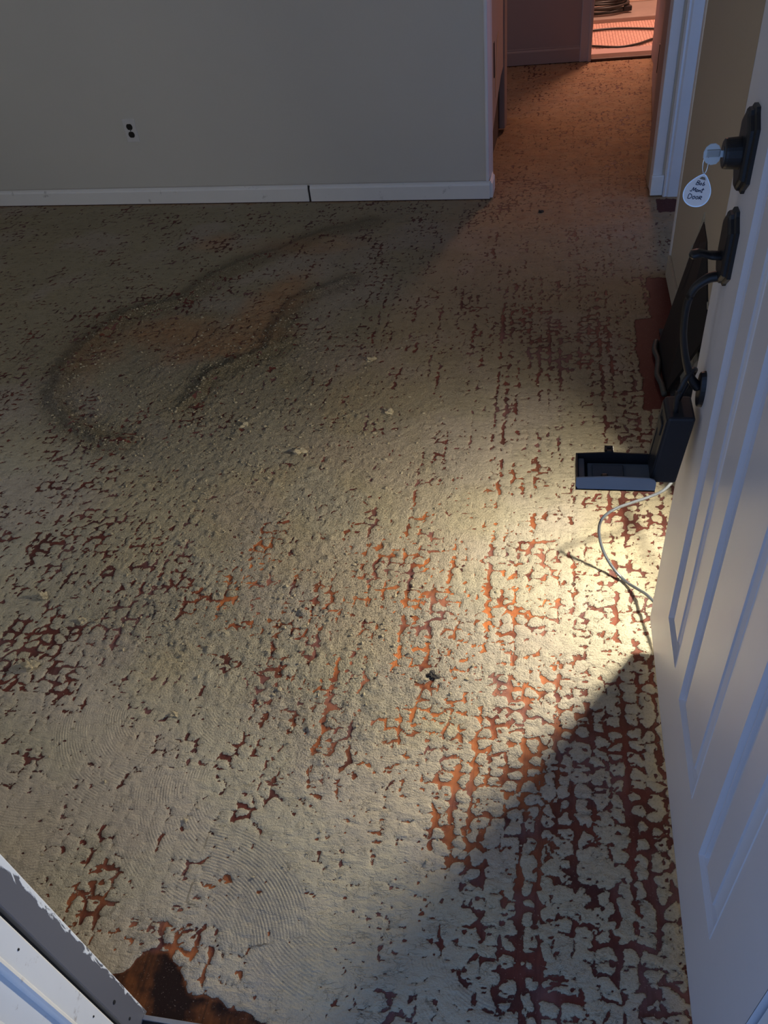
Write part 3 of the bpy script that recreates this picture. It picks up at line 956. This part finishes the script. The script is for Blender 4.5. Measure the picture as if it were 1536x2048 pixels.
tag(lump('plaster_lump', (0.500, 2.47, 0.004), 0.085, M_plaster, 5, 3, (0.35, 0.7, 1.25)), 'speckled pale plaster lump standing in the broken wall opening', 'plaster')

# front wall with the entry, left wall, ceiling
DX0, DX1 = -0.665, 0.285
struct('wall_front', box(-4.0, -1.75 - 1.2, 0.24, 0.36, 0, H), M_wall)
struct('wall_front_middle', box(-1.65, DX0 - 0.03, 0.24, 0.36, 0, H), M_wall)
struct('wall_front_low', box(-2.95, -1.65, 0.24, 0.36, 0, 0.9), M_wall)
struct('wall_front_top', box(-2.95, DX1 + 0.04, 0.24, 0.36, 2.16, H), M_wall)
struct('wall_front_right', box(DX1 + 0.04, WX + 0.1, 0.24, 0.36, 0, H), M_wall)
struct('wall_left', box(-4.12, -4.0, 0.24, 4.6, 0, H), M_wall)
struct('ceiling', box(-4.2, 2.1, 0.24, 9.0, H, H + 0.1), M_ceil)
struct('floor_outer', box(-4.2, 2.0, 0.24, 6.7, -0.10, -0.012), M_darkthr)

# left jamb of the entry with brushed white paint, weatherstrip, storm frame
bm = box(DX0 - 0.03, -0.662, 0.3235, 0.368, 0.0, 2.14, 0.0015)
struct('trim_19', bm, M_smear)
struct('trim_20', box(DX0 - 0.03, -0.673, 0.300, 0.3235, 0.0, 2.14), M_gasket)
bm = bmesh.new()
sp = [(-0.70, 0.3135), (-0.659, 0.3135), (-0.657, 0.311), (-0.657, 0.278), (-0.653, 0.275), (-0.651, 0.271), (-0.653, 0.268), (-0.661, 0.265), (-0.661, 0.225), (-0.650, 0.215), (-0.645, 0.10), (-0.70, 0.10)]
prism(sp, 2.14, bm)
struct('trim_21', bm, mat('white_storm_frame', (0.80, 0.83, 0.86), 0.35, noise=0.08, nscale=6, stain=(0.25, 0.20, 0.17), stain_amt=0.5, stain_scale=30))


def screw(loc, r=0.0035):
    b = bmesh.new()
    bmesh.ops.create_cone(b, cap_ends=True, segments=12, radius1=r, radius2=r, depth=0.001)
    for v in b.verts:
        v.co = Vector((loc[0] + v.co.z, loc[1] + v.co.x, loc[2] + v.co.y * 1.5))
    o = struct('screw_hole', b, M_gasket)
    return o


JAMB_HOLES = [((-0.6617, 0.339, 0.149), 0.0032), ((-0.6617, 0.338, 0.065), 0.0025), ((-0.6567, 0.300, 0.215), 0.0016), ((-0.6567, 0.298, 0.505), 0.0016)]
for k_, (lc, rad_) in enumerate(JAMB_HOLES):
    o_ = screw(lc, rad_)
    o_.name = 'trim_%d' % (22 + k_)
# right jamb, at the hinge side
struct('trim_30', box(DX1, DX1 + 0.045, 0.22, 0.353, 0.0, 2.14, 0.003), mat('white_jamb_paint', (0.80, 0.84, 0.88), 0.35))
struct('trim_31', box(DX0, DX1 + 0.04, 0.24, 0.36, 2.14, 2.17), M_trimc)

# sill: aluminium strip and worn board
struct('trim_32', box(-0.662, DX1, 0.352, 0.360, 0.0, 0.010, 0.001), M_alu)
struct('trim_33', box(-0.662, DX1, 0.343, 0.352, 0.0, 0.005), M_gasket)
struct('trim_34', box(-0.662, DX1, 0.16, 0.343, -0.02, 0.004), mat('worn_sill_wood', (0.16, 0.085, 0.045), 0.7, noise=0.5, nscale=25))
struct('porch_floor', box(-3.0, 3.0, -3.0, 0.16, -0.2, -0.12), mat('porch_concrete', (0.35, 0.35, 0.35), 0.9, noise=0.1))

# ------------------------------------------------------------------ the entry door
XF = 0.278
DY0, DY1, DZ0, DZ1 = 0.357, 1.303, 0.08, 2.11
door = empty('door_1', (XF + 0.022, DY0, DZ0))
tag(door, 'white panelled entry door swung open on the right, black handleset', 'door', kind='structure')
pys = [(0.506, 0.637), (0.730, 0.932), (1.002, 1.131)]
pzs = [(0.285, 1.40), (1.54, 1.95)]
bm = bmesh.new()
yc = [DY0] + [v for p_ in pys for v in p_] + [DY1]
zc = [DZ0] + [v for p_ in pzs for v in p_] + [DZ1]
vg = {}


def gv(y_, z_, x_=XF):
    k = (round(y_, 5), round(z_, 5), round(x_, 5))
    if k not in vg:
        vg[k] = bm.verts.new((x_, y_, z_))
    return vg[k]


for i in range(len(yc) - 1):
    for j in range(len(zc) - 1):
        if i % 2 == 1 and j % 2 == 1:
            # moulding: ring steps going in (inset, depth)
            prev = None
            for ins, dep in ((0, 0), (0.0015, -0.0012), (0.0045, 0.0090), (0.009, 0.0058), (0.0105, 0.0058), (0.0115, 0.0120), (0.016, 0.0125)):
                r_ = [gv(yc[i] + ins, zc[j] + ins, XF + dep), gv(yc[i + 1] - ins, zc[j] + ins, XF + dep), gv(yc[i + 1] - ins, zc[j + 1] - ins, XF + dep), gv(yc[i] + ins, zc[j + 1] - ins, XF + dep)]
                if prev:
                    for k in range(4):
                        bm.faces.new((prev[k], prev[(k + 1) % 4], r_[(k + 1) % 4], r_[k]))
                prev = r_
        else:
            bm.faces.new((gv(yc[i], zc[j]), gv(yc[i + 1], zc[j]), gv(yc[i + 1], zc[j + 1]), gv(yc[i], zc[j + 1])))
fin('stile_and_rail_face', bm, M_door, door)
fin('core', box(XF + 0.0135, XF + 0.045, DY0 + 0.0005, DY1 - 0.0005, DZ0 + 0.0005, DZ1), M_door, door)
bm = bmesh.new()
e_ = 0.010
for (a_, b_, c_, d_) in ((DY0, DY0 + 0.0008, DZ0, DZ1), (DY1 - 0.0008, DY1, DZ0, DZ1), (DY0, DY1, DZ0, DZ0 + 0.0008)):
    box(XF, XF + 0.045, a_, b_, c_, d_, 0, 2, bm)
fin('edge', bm, M_door, door)
for (y0, y1) in pys:
    for (z0, z1) in pzs:
        bm = bmesh.new()
        prev = None
        for ins, x_ in ((0.014, XF + 0.0125), (0.018, XF + 0.0120), (0.036, XF + 0.0050), (0.037, XF + 0.0020), (0.044, XF + 0.0018)):
            r_ = [bm.verts.new((x_, y0 + ins, z0 + ins)), bm.verts.new((x_, y1 - ins, z0 + ins)), bm.verts.new((x_, y1 - ins, z1 - ins)), bm.verts.new((x_, y0 + ins, z1 - ins))]
            if prev:
                for k in range(4):
                    bm.faces.new((prev[k], prev[(k + 1) % 4], r_[(k + 1) % 4], r_[k]))
            prev = r_
        bm.faces.new(prev)
        fin('panel', bm, M_door, door)


def plate(yc_, zc_, hw, hh, parent, name, extra=1.0):
    """stepped long octagon plate on the door face, growing to -x"""
    def octo(sy, sz):
        c1 = 0.42
        return [(-sy, -sz * 0.62), (-sy * c1, -sz * 0.90), (-sy * 0.30, -sz), (sy * 0.30, -sz), (sy * c1, -sz * 0.90), (sy, -sz * 0.62),
                (sy, sz * 0.62), (sy * c1, sz * 0.90), (sy * 0.30, sz), (-sy * 0.30, sz), (-sy * c1, sz * 0.90), (-sy, sz * 0.62)]
    b = bmesh.new()
    prev = None
    for ins, dx in ((0.0, 0.0), (0.0, 0.005), (0.003, 0.007), (0.004, 0.0072), (0.0045, 0.011), (0.007, 0.0135), (0.011, 0.0145)):
        pr = octo(hw - ins, hh - ins)
        r_ = [b.verts.new((XF - dx, yc_ + u, zc_ + v)) for u, v in pr]
        if prev:
            for k in range(len(r_)):
                b.faces.new((prev[k], prev[(k + 1) % len(r_)], r_[(k + 1) % len(r_)], r_[k]))
        prev = r_
    b.faces.new(prev)
    return fin(name, b, M_black, parent)


def cylx(x0, x1, yc_, zc_, r0, r1, seg=28, bw=0.0015):
    b = bmesh.new()
    prev = None
    L_ = x1 - x0
    for t, r in ((0, r0), (0.0, r0), (0.82, r1), (0.95, r1 - bw * 0.6), (1.0, r1 - bw * 2)):
        r_ = [b.verts.new((x0 + L_ * t, yc_ + math.cos(2 * math.pi * k / seg) * r, zc_ + math.sin(2 * math.pi * k / seg) * r)) for k in range(seg)]
        if prev:
            for k in range(seg):
                b.faces.new((prev[k], prev[(k + 1) % seg], r_[(k + 1) % seg], r_[k]))
        else:
            b.faces.new(r_)
        prev = r_
    b.faces.new(prev)
    return b


YH = 1.222
dz_b = 1.178
dead = plate(YH, dz_b, 0.033, 0.058, door, 'deadbolt_plate')
fin('cylinder', cylx(XF - 0.013, XF - 0.036, YH, dz_b - 0.004, 0.0215, 0.0205), M_black, dead)
bm = cylx(XF - 0.033, XF - 0.0365, YH, dz_b - 0.004, 0.010, 0.010, 20, 0.0005)
fin('keyway', bm, mat('dark_keyway', (0.03, 0.03, 0.035), 0.3, metal=0.6), dead)
hz = 1.036
hand = plate(YH, hz, 0.033, 0.058, door, 'handle_plate')
# thumb latch
bm = tube(smooth_path([(XF - 0.013, YH - 0.002, hz - 0.012), (XF - 0.030, YH - 0.003, hz - 0.010), (XF - 0.046, YH - 0.004, hz - 0.006), (XF - 0.060, YH - 0.004, hz - 0.010)], 6),
          [0.006] * 6 + [0.0055] * 6 + [0.006] * 5 + [0.0045, 0.002], 10, None, 1.9)
fin('thumb_latch', bm, M_black, hand, True)
# grip
gp = smooth_path([(XF - 0.010, YH, hz - 0.046), (XF - 0.026, YH, hz - 0.050), (XF - 0.043, YH, hz - 0.066), (XF - 0.050, YH, hz - 0.092), (XF - 0.050, YH, hz - 0.125), (XF - 0.046, YH, hz - 0.160),
                  (XF - 0.036, YH, hz - 0.200), (XF - 0.024, YH, hz - 0.232), (XF - 0.010, YH, hz - 0.250)], 8)
n_ = len(gp)
fin('grip', tube(gp, [0.0085 - 0.0030 * math.sin(math.pi * i / (n_ - 1)) for i in range(n_)], 14, None, 1.25), M_black, hand, True)
bm = cylx(XF, XF - 0.009, YH, 0.781, 0.020, 0.019)
for v in bm.verts:
    v.co.z = 0.781 + (v.co.z - 0.781) * 1.75
fin('grip_foot', bm, M_black, hand)

# ------------------------------------------------------------------ key with ring and tag
key = empty('house_key', (XF - 0.036, YH, dz_b))
tag(key, 'silver key with round head stuck in the upper black deadbolt', 'key')
bm = bmesh.new()
kz = dz_b - 0.004
kp = [(0.000, 0.004), (0.005, 0.004), (0.008, 0.010), (0.013, 0.013), (0.020, 0.0125), (0.025, 0.009), (0.028, 0.003), (0.028, -0.004), (0.024, -0.010), (0.017, -0.013), (0.010, -0.012), (0.006, -0.008), (0.005, -0.004), (0.0, -0.004)]
mtk = Matrix(((-1, 0, 0, XF - 0.034), (0, 0.35, 1, YH - 0.0012), (0, 1, 0, kz), (0, 0, 0, 1)))
prism(kp, 0.0022, bm, mtk)
fin('bow', bm, M_brass, key)
bm = box(XF - 0.058, XF - 0.040, YH - 0.0024, YH + 0.0016, kz - 0.007, kz + 0.006, 0.001)
fin('bow_emboss', bm, mat('key_emboss', (0.45, 0.5, 0.52), 0.3, metal=0.8), key)
ring = empty('key_ring_tag', (XF - 0.058, YH, kz - 0.02))
tag(ring, 'white teardrop tag with handwriting hanging below the key', 'key tag')
rc = Vector((XF - 0.0575, YH - 0.003, kz - 0.0135))
lp = [(rc.x + 0.0035 * math.cos(t), rc.y + 0.0015 * math.sin(t), rc.z + 0.011 * math.sin(t)) for t in [2 * math.pi * k / 24 for k in range(24)]]
fin('split_ring', tube(lp, 0.0011, 8, None, 1, Vector((0, 1, 0)), True), M_chrome, ring, True)
# tag disc: teardrop, faces the entry
tc = Vector((XF - 0.0625, YH - 0.006, kz - 0.0480))
tilt = math.radians(-17)
nrm = Vector((-0.20, -0.92, 0.33)).normalized()
ux = Vector((1, 0, 0)); ux = (ux - nrm * ux.dot(nrm)).normalized(); uz = nrm.cross(ux) * -1
if uz.z < 0:
    uz = -uz
ux2 = ux * math.cos(tilt) + uz * math.sin(tilt); uz2 = -ux * math.sin(tilt) + uz * math.cos(tilt)


def tmat(off):
    o_ = tc + nrm * off
    return Matrix(((ux2.x, uz2.x, nrm.x, o_.x), (ux2.y, uz2.y, nrm.y, o_.y), (ux2.z, uz2.z, nrm.z, o_.z), (0, 0, 0, 1)))


def drop(k, n=40):
    out = []
    for i in range(n):
        t = 2 * math.pi * i / n
        r = 0.0185 * k
        x_ = math.sin(t) * r * (1.0 - 0.22 * math.cos(t))
        y_ = -(-math.cos(t)) * r * 1.22
        if y_ > 0:
            x_ *= 1 - 0.35 * (y_ / (r * 1.22)) ** 2
        out.append((x_, y_))
    return out


fin('tag_rim', prism(drop(1.0), 0.0014, None, tmat(-0.0007)), M_tagrim, ring)
fin('tag_face', prism(drop(0.93), 0.0006, None, tmat(0.0006)), M_tag, ring)
fin('hole', prism([(-0.0045, 0.0150), (0.0045, 0.0150), (0.0025, 0.0185), (-0.002, 0.0185)], 0.0003, None, tmat(0.00125)), mat('tag_hole', (0.22, 0.19, 0.16), 0.8), ring)
# handwriting strokes, three lines
STROKES = [
    # Bob
    [(0.0, 0.0), (0.5, 3.0)], [(0.5, 3.0), (2.0, 2.9), (1.9, 1.9), (0.5, 1.6), (2.1, 1.2), (1.8, 0.2), (0.0, 0.0)],
    [(3.2, 1.6), (2.7, 0.8), (3.3, 0.2), (4.0, 0.8), (3.7, 1.6), (3.2, 1.6)], [(5.4, 3.0), (4.9, 0.2), (6.0, 0.4), (6.1, 1.2), (5.0, 1.4)],
]
L2 = [[(0, 0), (0.7, 2.8), (1.3, 0.7), (2.2, 2.7), (2.5, 0.2)], [(3.3, 1.6), (2.9, 0.8), (3.5, 0.2), (4.1, 0.9), (3.7, 1.6), (3.3, 1.6)],
      [(4.6, 1.6), (4.7, 0.3), (4.8, 1.1), (5.5, 1.5), (5.7, 0.3)], [(6.9, 3.2), (6.5, 0.3), (7.1, 0.5)], [(6.0, 2.0), (7.7, 2.3)], [(-1.0, 0.5), (0.0, 0.0)]]
L3 = [[(0, 0), (0.1, 2.7), (1.6, 2.2), (1.9, 1.0), (1.2, 0.1), (0, 0)], [(3.2, 1.8), (2.6, 1.0), (3.1, 0.1), (3.9, 0.7), (3.8, 1.6), (3.2, 1.8)],
      [(5.0, 1.9), (4.5, 1.1), (5.0, 0.3), (5.7, 0.8), (5.6, 1.7), (5.0, 1.9)], [(6.3, 0.3), (6.5, 2.2)], [(6.5, 2.2), (7.6, 2.2), (7.5, 1.4), (6.5, 1.2), (8.0, 0.4)]]
bm = bmesh.new()
for strokes, ox, oy, sc_ in ((STROKES, -0.0060, 0.0065, 0.00185), (L2, -0.0085, -0.0035, 0.0021), (L3, -0.0098, -0.0135, 0.00235)):
    for st in strokes:
        pp = [tmat(0.0014) @ Vector((ox + u * sc_, oy + v * sc_ + u * sc_ * 0.12, 0)) for u, v in st]
        tube(smooth_path(pp, 4) if len(pp) > 2 else pp, 0.00050, 5, bm)
fin('handwriting', bm, M_ink, ring)

# ------------------------------------------------------------------ lock box hanging on the grip
lb = empty('key_lock_box', (0.24, 1.22, 0.60))
tag(lb, 'black key lock box hanging from the door handle, lid dropped open', 'lock box')
# body leans: a slab from (x .213..255, z .60) to (.225..268, .745)
def lean(bm_):
    for v in bm_.verts:
        t = (v.co.z - 0.60) / 0.145
        v.co.x += 0.014 * t
    return bm_
fin('body', lean(box(0.208, 0.254, 1.185, 1.256, 0.598, 0.745, 0.005)), M_black2, lb)
bm = bmesh.new()
box(0.2065, 0.2125, 1.188, 1.200, 0.606, 0.738, 0.001, 2, bm)
box(0.2065, 0.2125, 1.241, 1.253, 0.606, 0.738, 0.001, 2, bm)
box(0.2065, 0.2125, 1.200, 1.241, 0.726, 0.738, 0.001, 2, bm)
fin('front_rim', lean(bm), M_black, lb)
bm = bmesh.new()
box(0.205, 0.2125, 1.208, 1.236, 0.690, 0.715, 0.002, 2, bm)
fin('catch', lean(bm), M_black, lb)
# dropped lid: open tray pointing into the room
lid = None
bm = bmesh.new()
TX0, TX1, TY0, TY1, TZ0, TZ1 = 0.074, 0.217, 1.172, 1.247, 0.588, 0.620
box(TX0, TX1, TY0, TY1, TZ0, TZ0 + 0.003, 0, 2, bm)
def sidewall(y0, y1):
    pr = [(TX0, TZ0 + 0.010), (TX0 + 0.003, TZ0 + 0.004), (TX0 + 0.010, TZ0), (TX1 - 0.002, TZ0), (TX1, TZ0 + 0.006), (TX1, TZ1 - 0.010), (TX1 - 0.004, TZ1 - 0.004), (TX1 - 0.012, TZ1 - 0.001), (TX0 + 0.06, TZ1 + 0.001), (TX0, TZ1 - 0.003)]
    prism(pr, y1 - y0, bm, Matrix(((1, 0, 0, 0), (0, 0, 1, y0), (0, 1, 0, 0), (0, 0, 0, 1))))
sidewall(TY1 - 0.003, TY1)
box(TX0, TX0 + 0.003, TY0 + 0.002, TY1, TZ0 + 0.008, TZ1 - 0.003, 0, 2, bm)
lid = fin('lid', bm, M_black2, lb)
bm = bmesh.new()
sidewall(TY0, TY0 + 0.003)
fin('lid_side', bm, M_blue, lid)
fin('lining', box(TX0 + 0.022, TX1 - 0.004, TY0 + 0.004, TY1 - 0.008, TZ0 + 0.003, TZ0 + 0.012, 0.002), M_grayblue, lid)
fin('combination_plate', box(TX0 + 0.030, TX0 + 0.088, TY0 + 0.016, TY1 - 0.018, TZ0 + 0.012, TZ0 + 0.018, 0.003, 3), mat('dark_slate_plate', (0.045, 0.058, 0.085), 0.4), lid)
fin('end_stop', box(TX0 + 0.004, TX0 + 0.016, TY0 + 0.006, TY1 - 0.006, TZ0 + 0.003, TZ0 + 0.022, 0.002), mat('slate_end_stop', (0.07, 0.09, 0.12), 0.4), lid)
fin('button', box(TX0 + 0.045, TX0 + 0.058, TY0 + 0.004, TY0 + 0.020, TZ0 + 0.012, TZ0 + 0.026, 0.003, 3), M_black, lid)
bm = bmesh.new()
for (a_, b_, c_, d_) in ((0.128, 0.132, 1.247, 1.266), (0.140, 0.144, 1.247, 1.266), (0.128, 0.144, 1.247, 1.253), (0.128, 0.144, 1.261, 1.266)):
    box(a_, b_, c_, d_, 0.610, 0.622, 0.0008, 2, bm)
fin('latch_tab', bm, M_black, lid)
# shackle looped over the lower end of the grip
sh = smooth_path([(0.236, 1.205, 0.740), (0.234, 1.206, 0.775), (0.242, 1.210, 0.805), (0.254, 1.222, 0.818), (0.262, 1.238, 0.808), (0.254, 1.244, 0.778), (0.242, 1.242, 0.740)], 8)
fin('shackle', tube(sh, 0.0045, 10), M_black, lb, True)

# ------------------------------------------------------------------ work lamp on the right wall behind the door, with its cord
LP = Vector((0.470, 1.553, 0.54))
LDIR = Vector((-0.80, -0.50, -0.38)).normalized()
lampo = empty('work_lamp', (WX, 1.553, 0.54))
tag(lampo, 'small black work lamp fixed low on the wall behind the door', 'lamp')
fin('bracket', box(WX - 0.010, WX, 1.535, 1.571, 0.50, 0.60, 0.002), M_lampbody, lampo)
q_ = LDIR.to_track_quat('-Z', 'Y').to_matrix().to_4x4()
bm = box(-0.03, 0.03, -0.022, 0.022, 0.004, 0.020, 0.003)
bm.transform(Matrix.Translation(LP) @ q_)
fin('housing', bm, M_lampbody, lampo)
bm = box(-0.026, 0.026, -0.018, 0.018, 0.0015, 0.0035)
bm.transform(Matrix.Translation(LP) @ q_)
fin('lens', bm, M_lens, lampo)
# added unseen flap that keeps the beam off the far right floor
az = math.radians(112.6)
fd = Vector((math.cos(az), math.sin(az), 0))
bm = bmesh.new()
pa = LP + fd * 0.030 + Vector((0.018, 0.010, 0)); pb = LP + fd * 0.150 + Vector((0.004, 0.002, 0))
wallbox((pa.x, pa.y, 0), (pb.x, pb.y, 0), 0.002, LP.z - 0.16, LP.z + 0.10, 0.0, 0, bm)
fin('beam_flap', bm, M_lampbody, lampo)
wl = area('work_lamp_light', LP + LDIR * 0.001, LDIR, 0.065, 0.045, 19.0, (1.0, 0.90, 0.70))

cpts = [(0.460, 1.53, 0.50), (0.43, 1.52, 0.38), (*fl(1362, 915, 0.27), 0.27), (*fl(1349, 955, 0.225), 0.225), (*fl(1328, 980, 0.20), 0.20), (*fl(1298, 994, 0.18), 0.18), (*fl(1262, 1006, 0.168), 0.168), (*fl(1228, 1019, 0.158), 0.158), (*fl(1205, 1037, 0.138), 0.138),
        (*fl(1198, 1060, 0.105), 0.105), (*fl(1204, 1095, 0.062), 0.062), (*fl(1222, 1130, 0.028), 0.028), (*fl(1248, 1160, 0.008), 0.008), (*fl(1275, 1178, 0.022), 0.022), (*fl(1294, 1190, 0.045), 0.045),
        (0.310, 1.335, 0.075), (0.335, 1.29, 0.12)]
cab = fin('lamp_cord', tube(smooth_path(cpts, 10), 0.0040, 10), M_cable, None, True)
tag(cab, 'thin shiny cable looping over the lit floor beside the door edge', 'cable')

# ------------------------------------------------------------------ outlet on the back wall
def bwp(px, py):
    v = ray(px, py); o_ = np.array([0, 0, CAMH]); n_ = np.array([bwn.x, bwn.y, 0]); t = n_ @ (np.array(BW0) - o_) / (n_ @ v)
    return o_ + v * t
oc = Vector(bwp(262, 261))
ow = empty('wall_outlet', oc)
tag(ow, 'two-socket outlet on the cream back wall, dark sockets in light plate', 'outlet')
mo = Matrix(((bwd.x, 0, bwn.x, oc.x), (bwd.y, 0, bwn.y, oc.y), (0, 1, 0, oc.z), (0, 0, 0, 1)))
bm = box(-0.035, 0.035, -0.057, 0.057, -0.002, 0.005, 0.002); bm.transform(mo)
fin('cover_plate', bm, M_plate, ow)
for s_ in (1, -1):
    bm = bmesh.new()
    pr = []
    for k in range(24):
        t = 2 * math.pi * k / 24
        pr.append((0.0172 * math.cos(t), max(-0.0145, min(0.0145, 0.0172 * math.sin(t))) + s_ * 0.0195))
    prism(pr, 0.0035, bm, mo @ Matrix.Translation((0, 0, 0.004)))
    so = fin('socket', bm, M_socket, ow)
bm = bmesh.new()
bmesh.ops.create_cone(bm, cap_ends=True, segments=12, radius1=0.0035, radius2=0.0035, depth=0.002)
bm.transform(mo @ Matrix.Translation((0, 0, 0.0055)))
fin('plate_screw', bm, M_socket, ow)

# ------------------------------------------------------------------ loose lumps and crumbs
CH = [((88, 1195), 0.016, M_crumb, 'tan adhesive lump alone near the left edge, mid floor'),
      ((62, 1333), 0.019, M_crumb, 'largest tan crumb beside the red honeycomb patch at left'),
      ((600, 905), 0.020, M_crumb, 'ragged adhesive lump with dark shadow in the crumbly middle band'),
      ((742, 722), 0.018, M_crumb, 'pale adhesive lump above the crumbly band, centre of floor'),
      ((778, 826), 0.018, M_crumb, 'flat adhesive flake left of the bright lane'),
      ((866, 1352), 0.013, M_chip, 'small black chip lying on the bright scraped floor'),
      ((165, 1242), 0.011, M_crumb, 'small yellowish crumb right of the honeycomb patch'),
      ((348, 1430), 0.011, M_crumb, 'rounded grey crumb among the trowel swirls at left'),
      ((490, 852), 0.014, M_crumb, 'pale crumb just right of the dust loop'),
      ((1082, 424), 0.012, M_chip, 'dark chip on the floor before the hall mouth')]
rr2 = random.Random(3)
for i, (p_, r_, m_, lab) in enumerate(CH):
    x_, y_ = fl(*p_)
    ix = int(np.argmin(abs(xs - x_))); iy = int(np.argmin(abs(ys - y_)))
    z_ = float(hgt[iy, ix]) - 0.0035
    o_ = lump('adhesive_lump' if m_ is M_crumb else 'dark_chip', (x_, y_, z_), r_ * 0.8, m_, 20 + i, 3, (1.1, 0.8, 0.75), None, 0.5)
    tag(o_, lab, 'debris')

bm = bmesh.new()
npos = 0
ico = bmesh.new(); bmesh.ops.create_icosphere(ico, subdivisions=1, radius=1.0)
iv = np.array([v.co[:] for v in ico.verts]); ifc = np.array([[v.index for v in f.verts] for f in ico.faces]); ico.free()
R = np.random.RandomState(5)
cand_x = R.uniform(-1.9, 0.25, 90000); cand_y = R.uniform(0.5, 3.4, 90000)
jx_ = np.clip(np.searchsorted(xs, cand_x), 0, NX - 1); jy_ = np.clip(np.searchsorted(ys, cand_y), 0, NY - 1)
pr_ = np.clip(rough[jy_, jx_] - 0.35, 0, 1) ** 1.5 * (0.3 + 0.7 * (crumb2[jy_, jx_] > 0.1)) + 0.012
keep = R.uniform(0, 1, 90000) < pr_ * 0.42
cand_x, cand_y, jx_, jy_ = cand_x[keep], cand_y[keep], jx_[keep], jy_[keep]
nK = len(cand_x)
sz = 0.0014 + 0.0042 * R.uniform(0, 1, nK) ** 4
V = iv[None] * sz[:, None, None] * R.uniform(0.5, 1.3, (nK, len(iv), 1)) * np.stack([R.uniform(.6, 1.5, nK), R.uniform(.6, 1.3, nK), R.uniform(.4, .9, nK)], -1)[:, None, :]
V[:, :, 0] += cand_x[:, None]; V[:, :, 1] += cand_y[:, None]; V[:, :, 2] += (hgt[jy_, jx_] - 0.002 + sz * 0.3)[:, None]
FF = (ifc[None] + (np.arange(nK) * len(iv))[:, None, None]).reshape(-1, 3)
cm = bpy.data.meshes.new('loose_crumbs')
cm.from_pydata(V.reshape(-1, 3).tolist(), [], FF.tolist())
cr_ = link('loose_crumbs', cm, None, [M_crumb])
tag(cr_, 'loose tan adhesive crumbs scattered over the scraped floor', 'crumbs', kind='stuff')
bm.free()
print('floor verts', NX * NY, 'crumbs', nK)
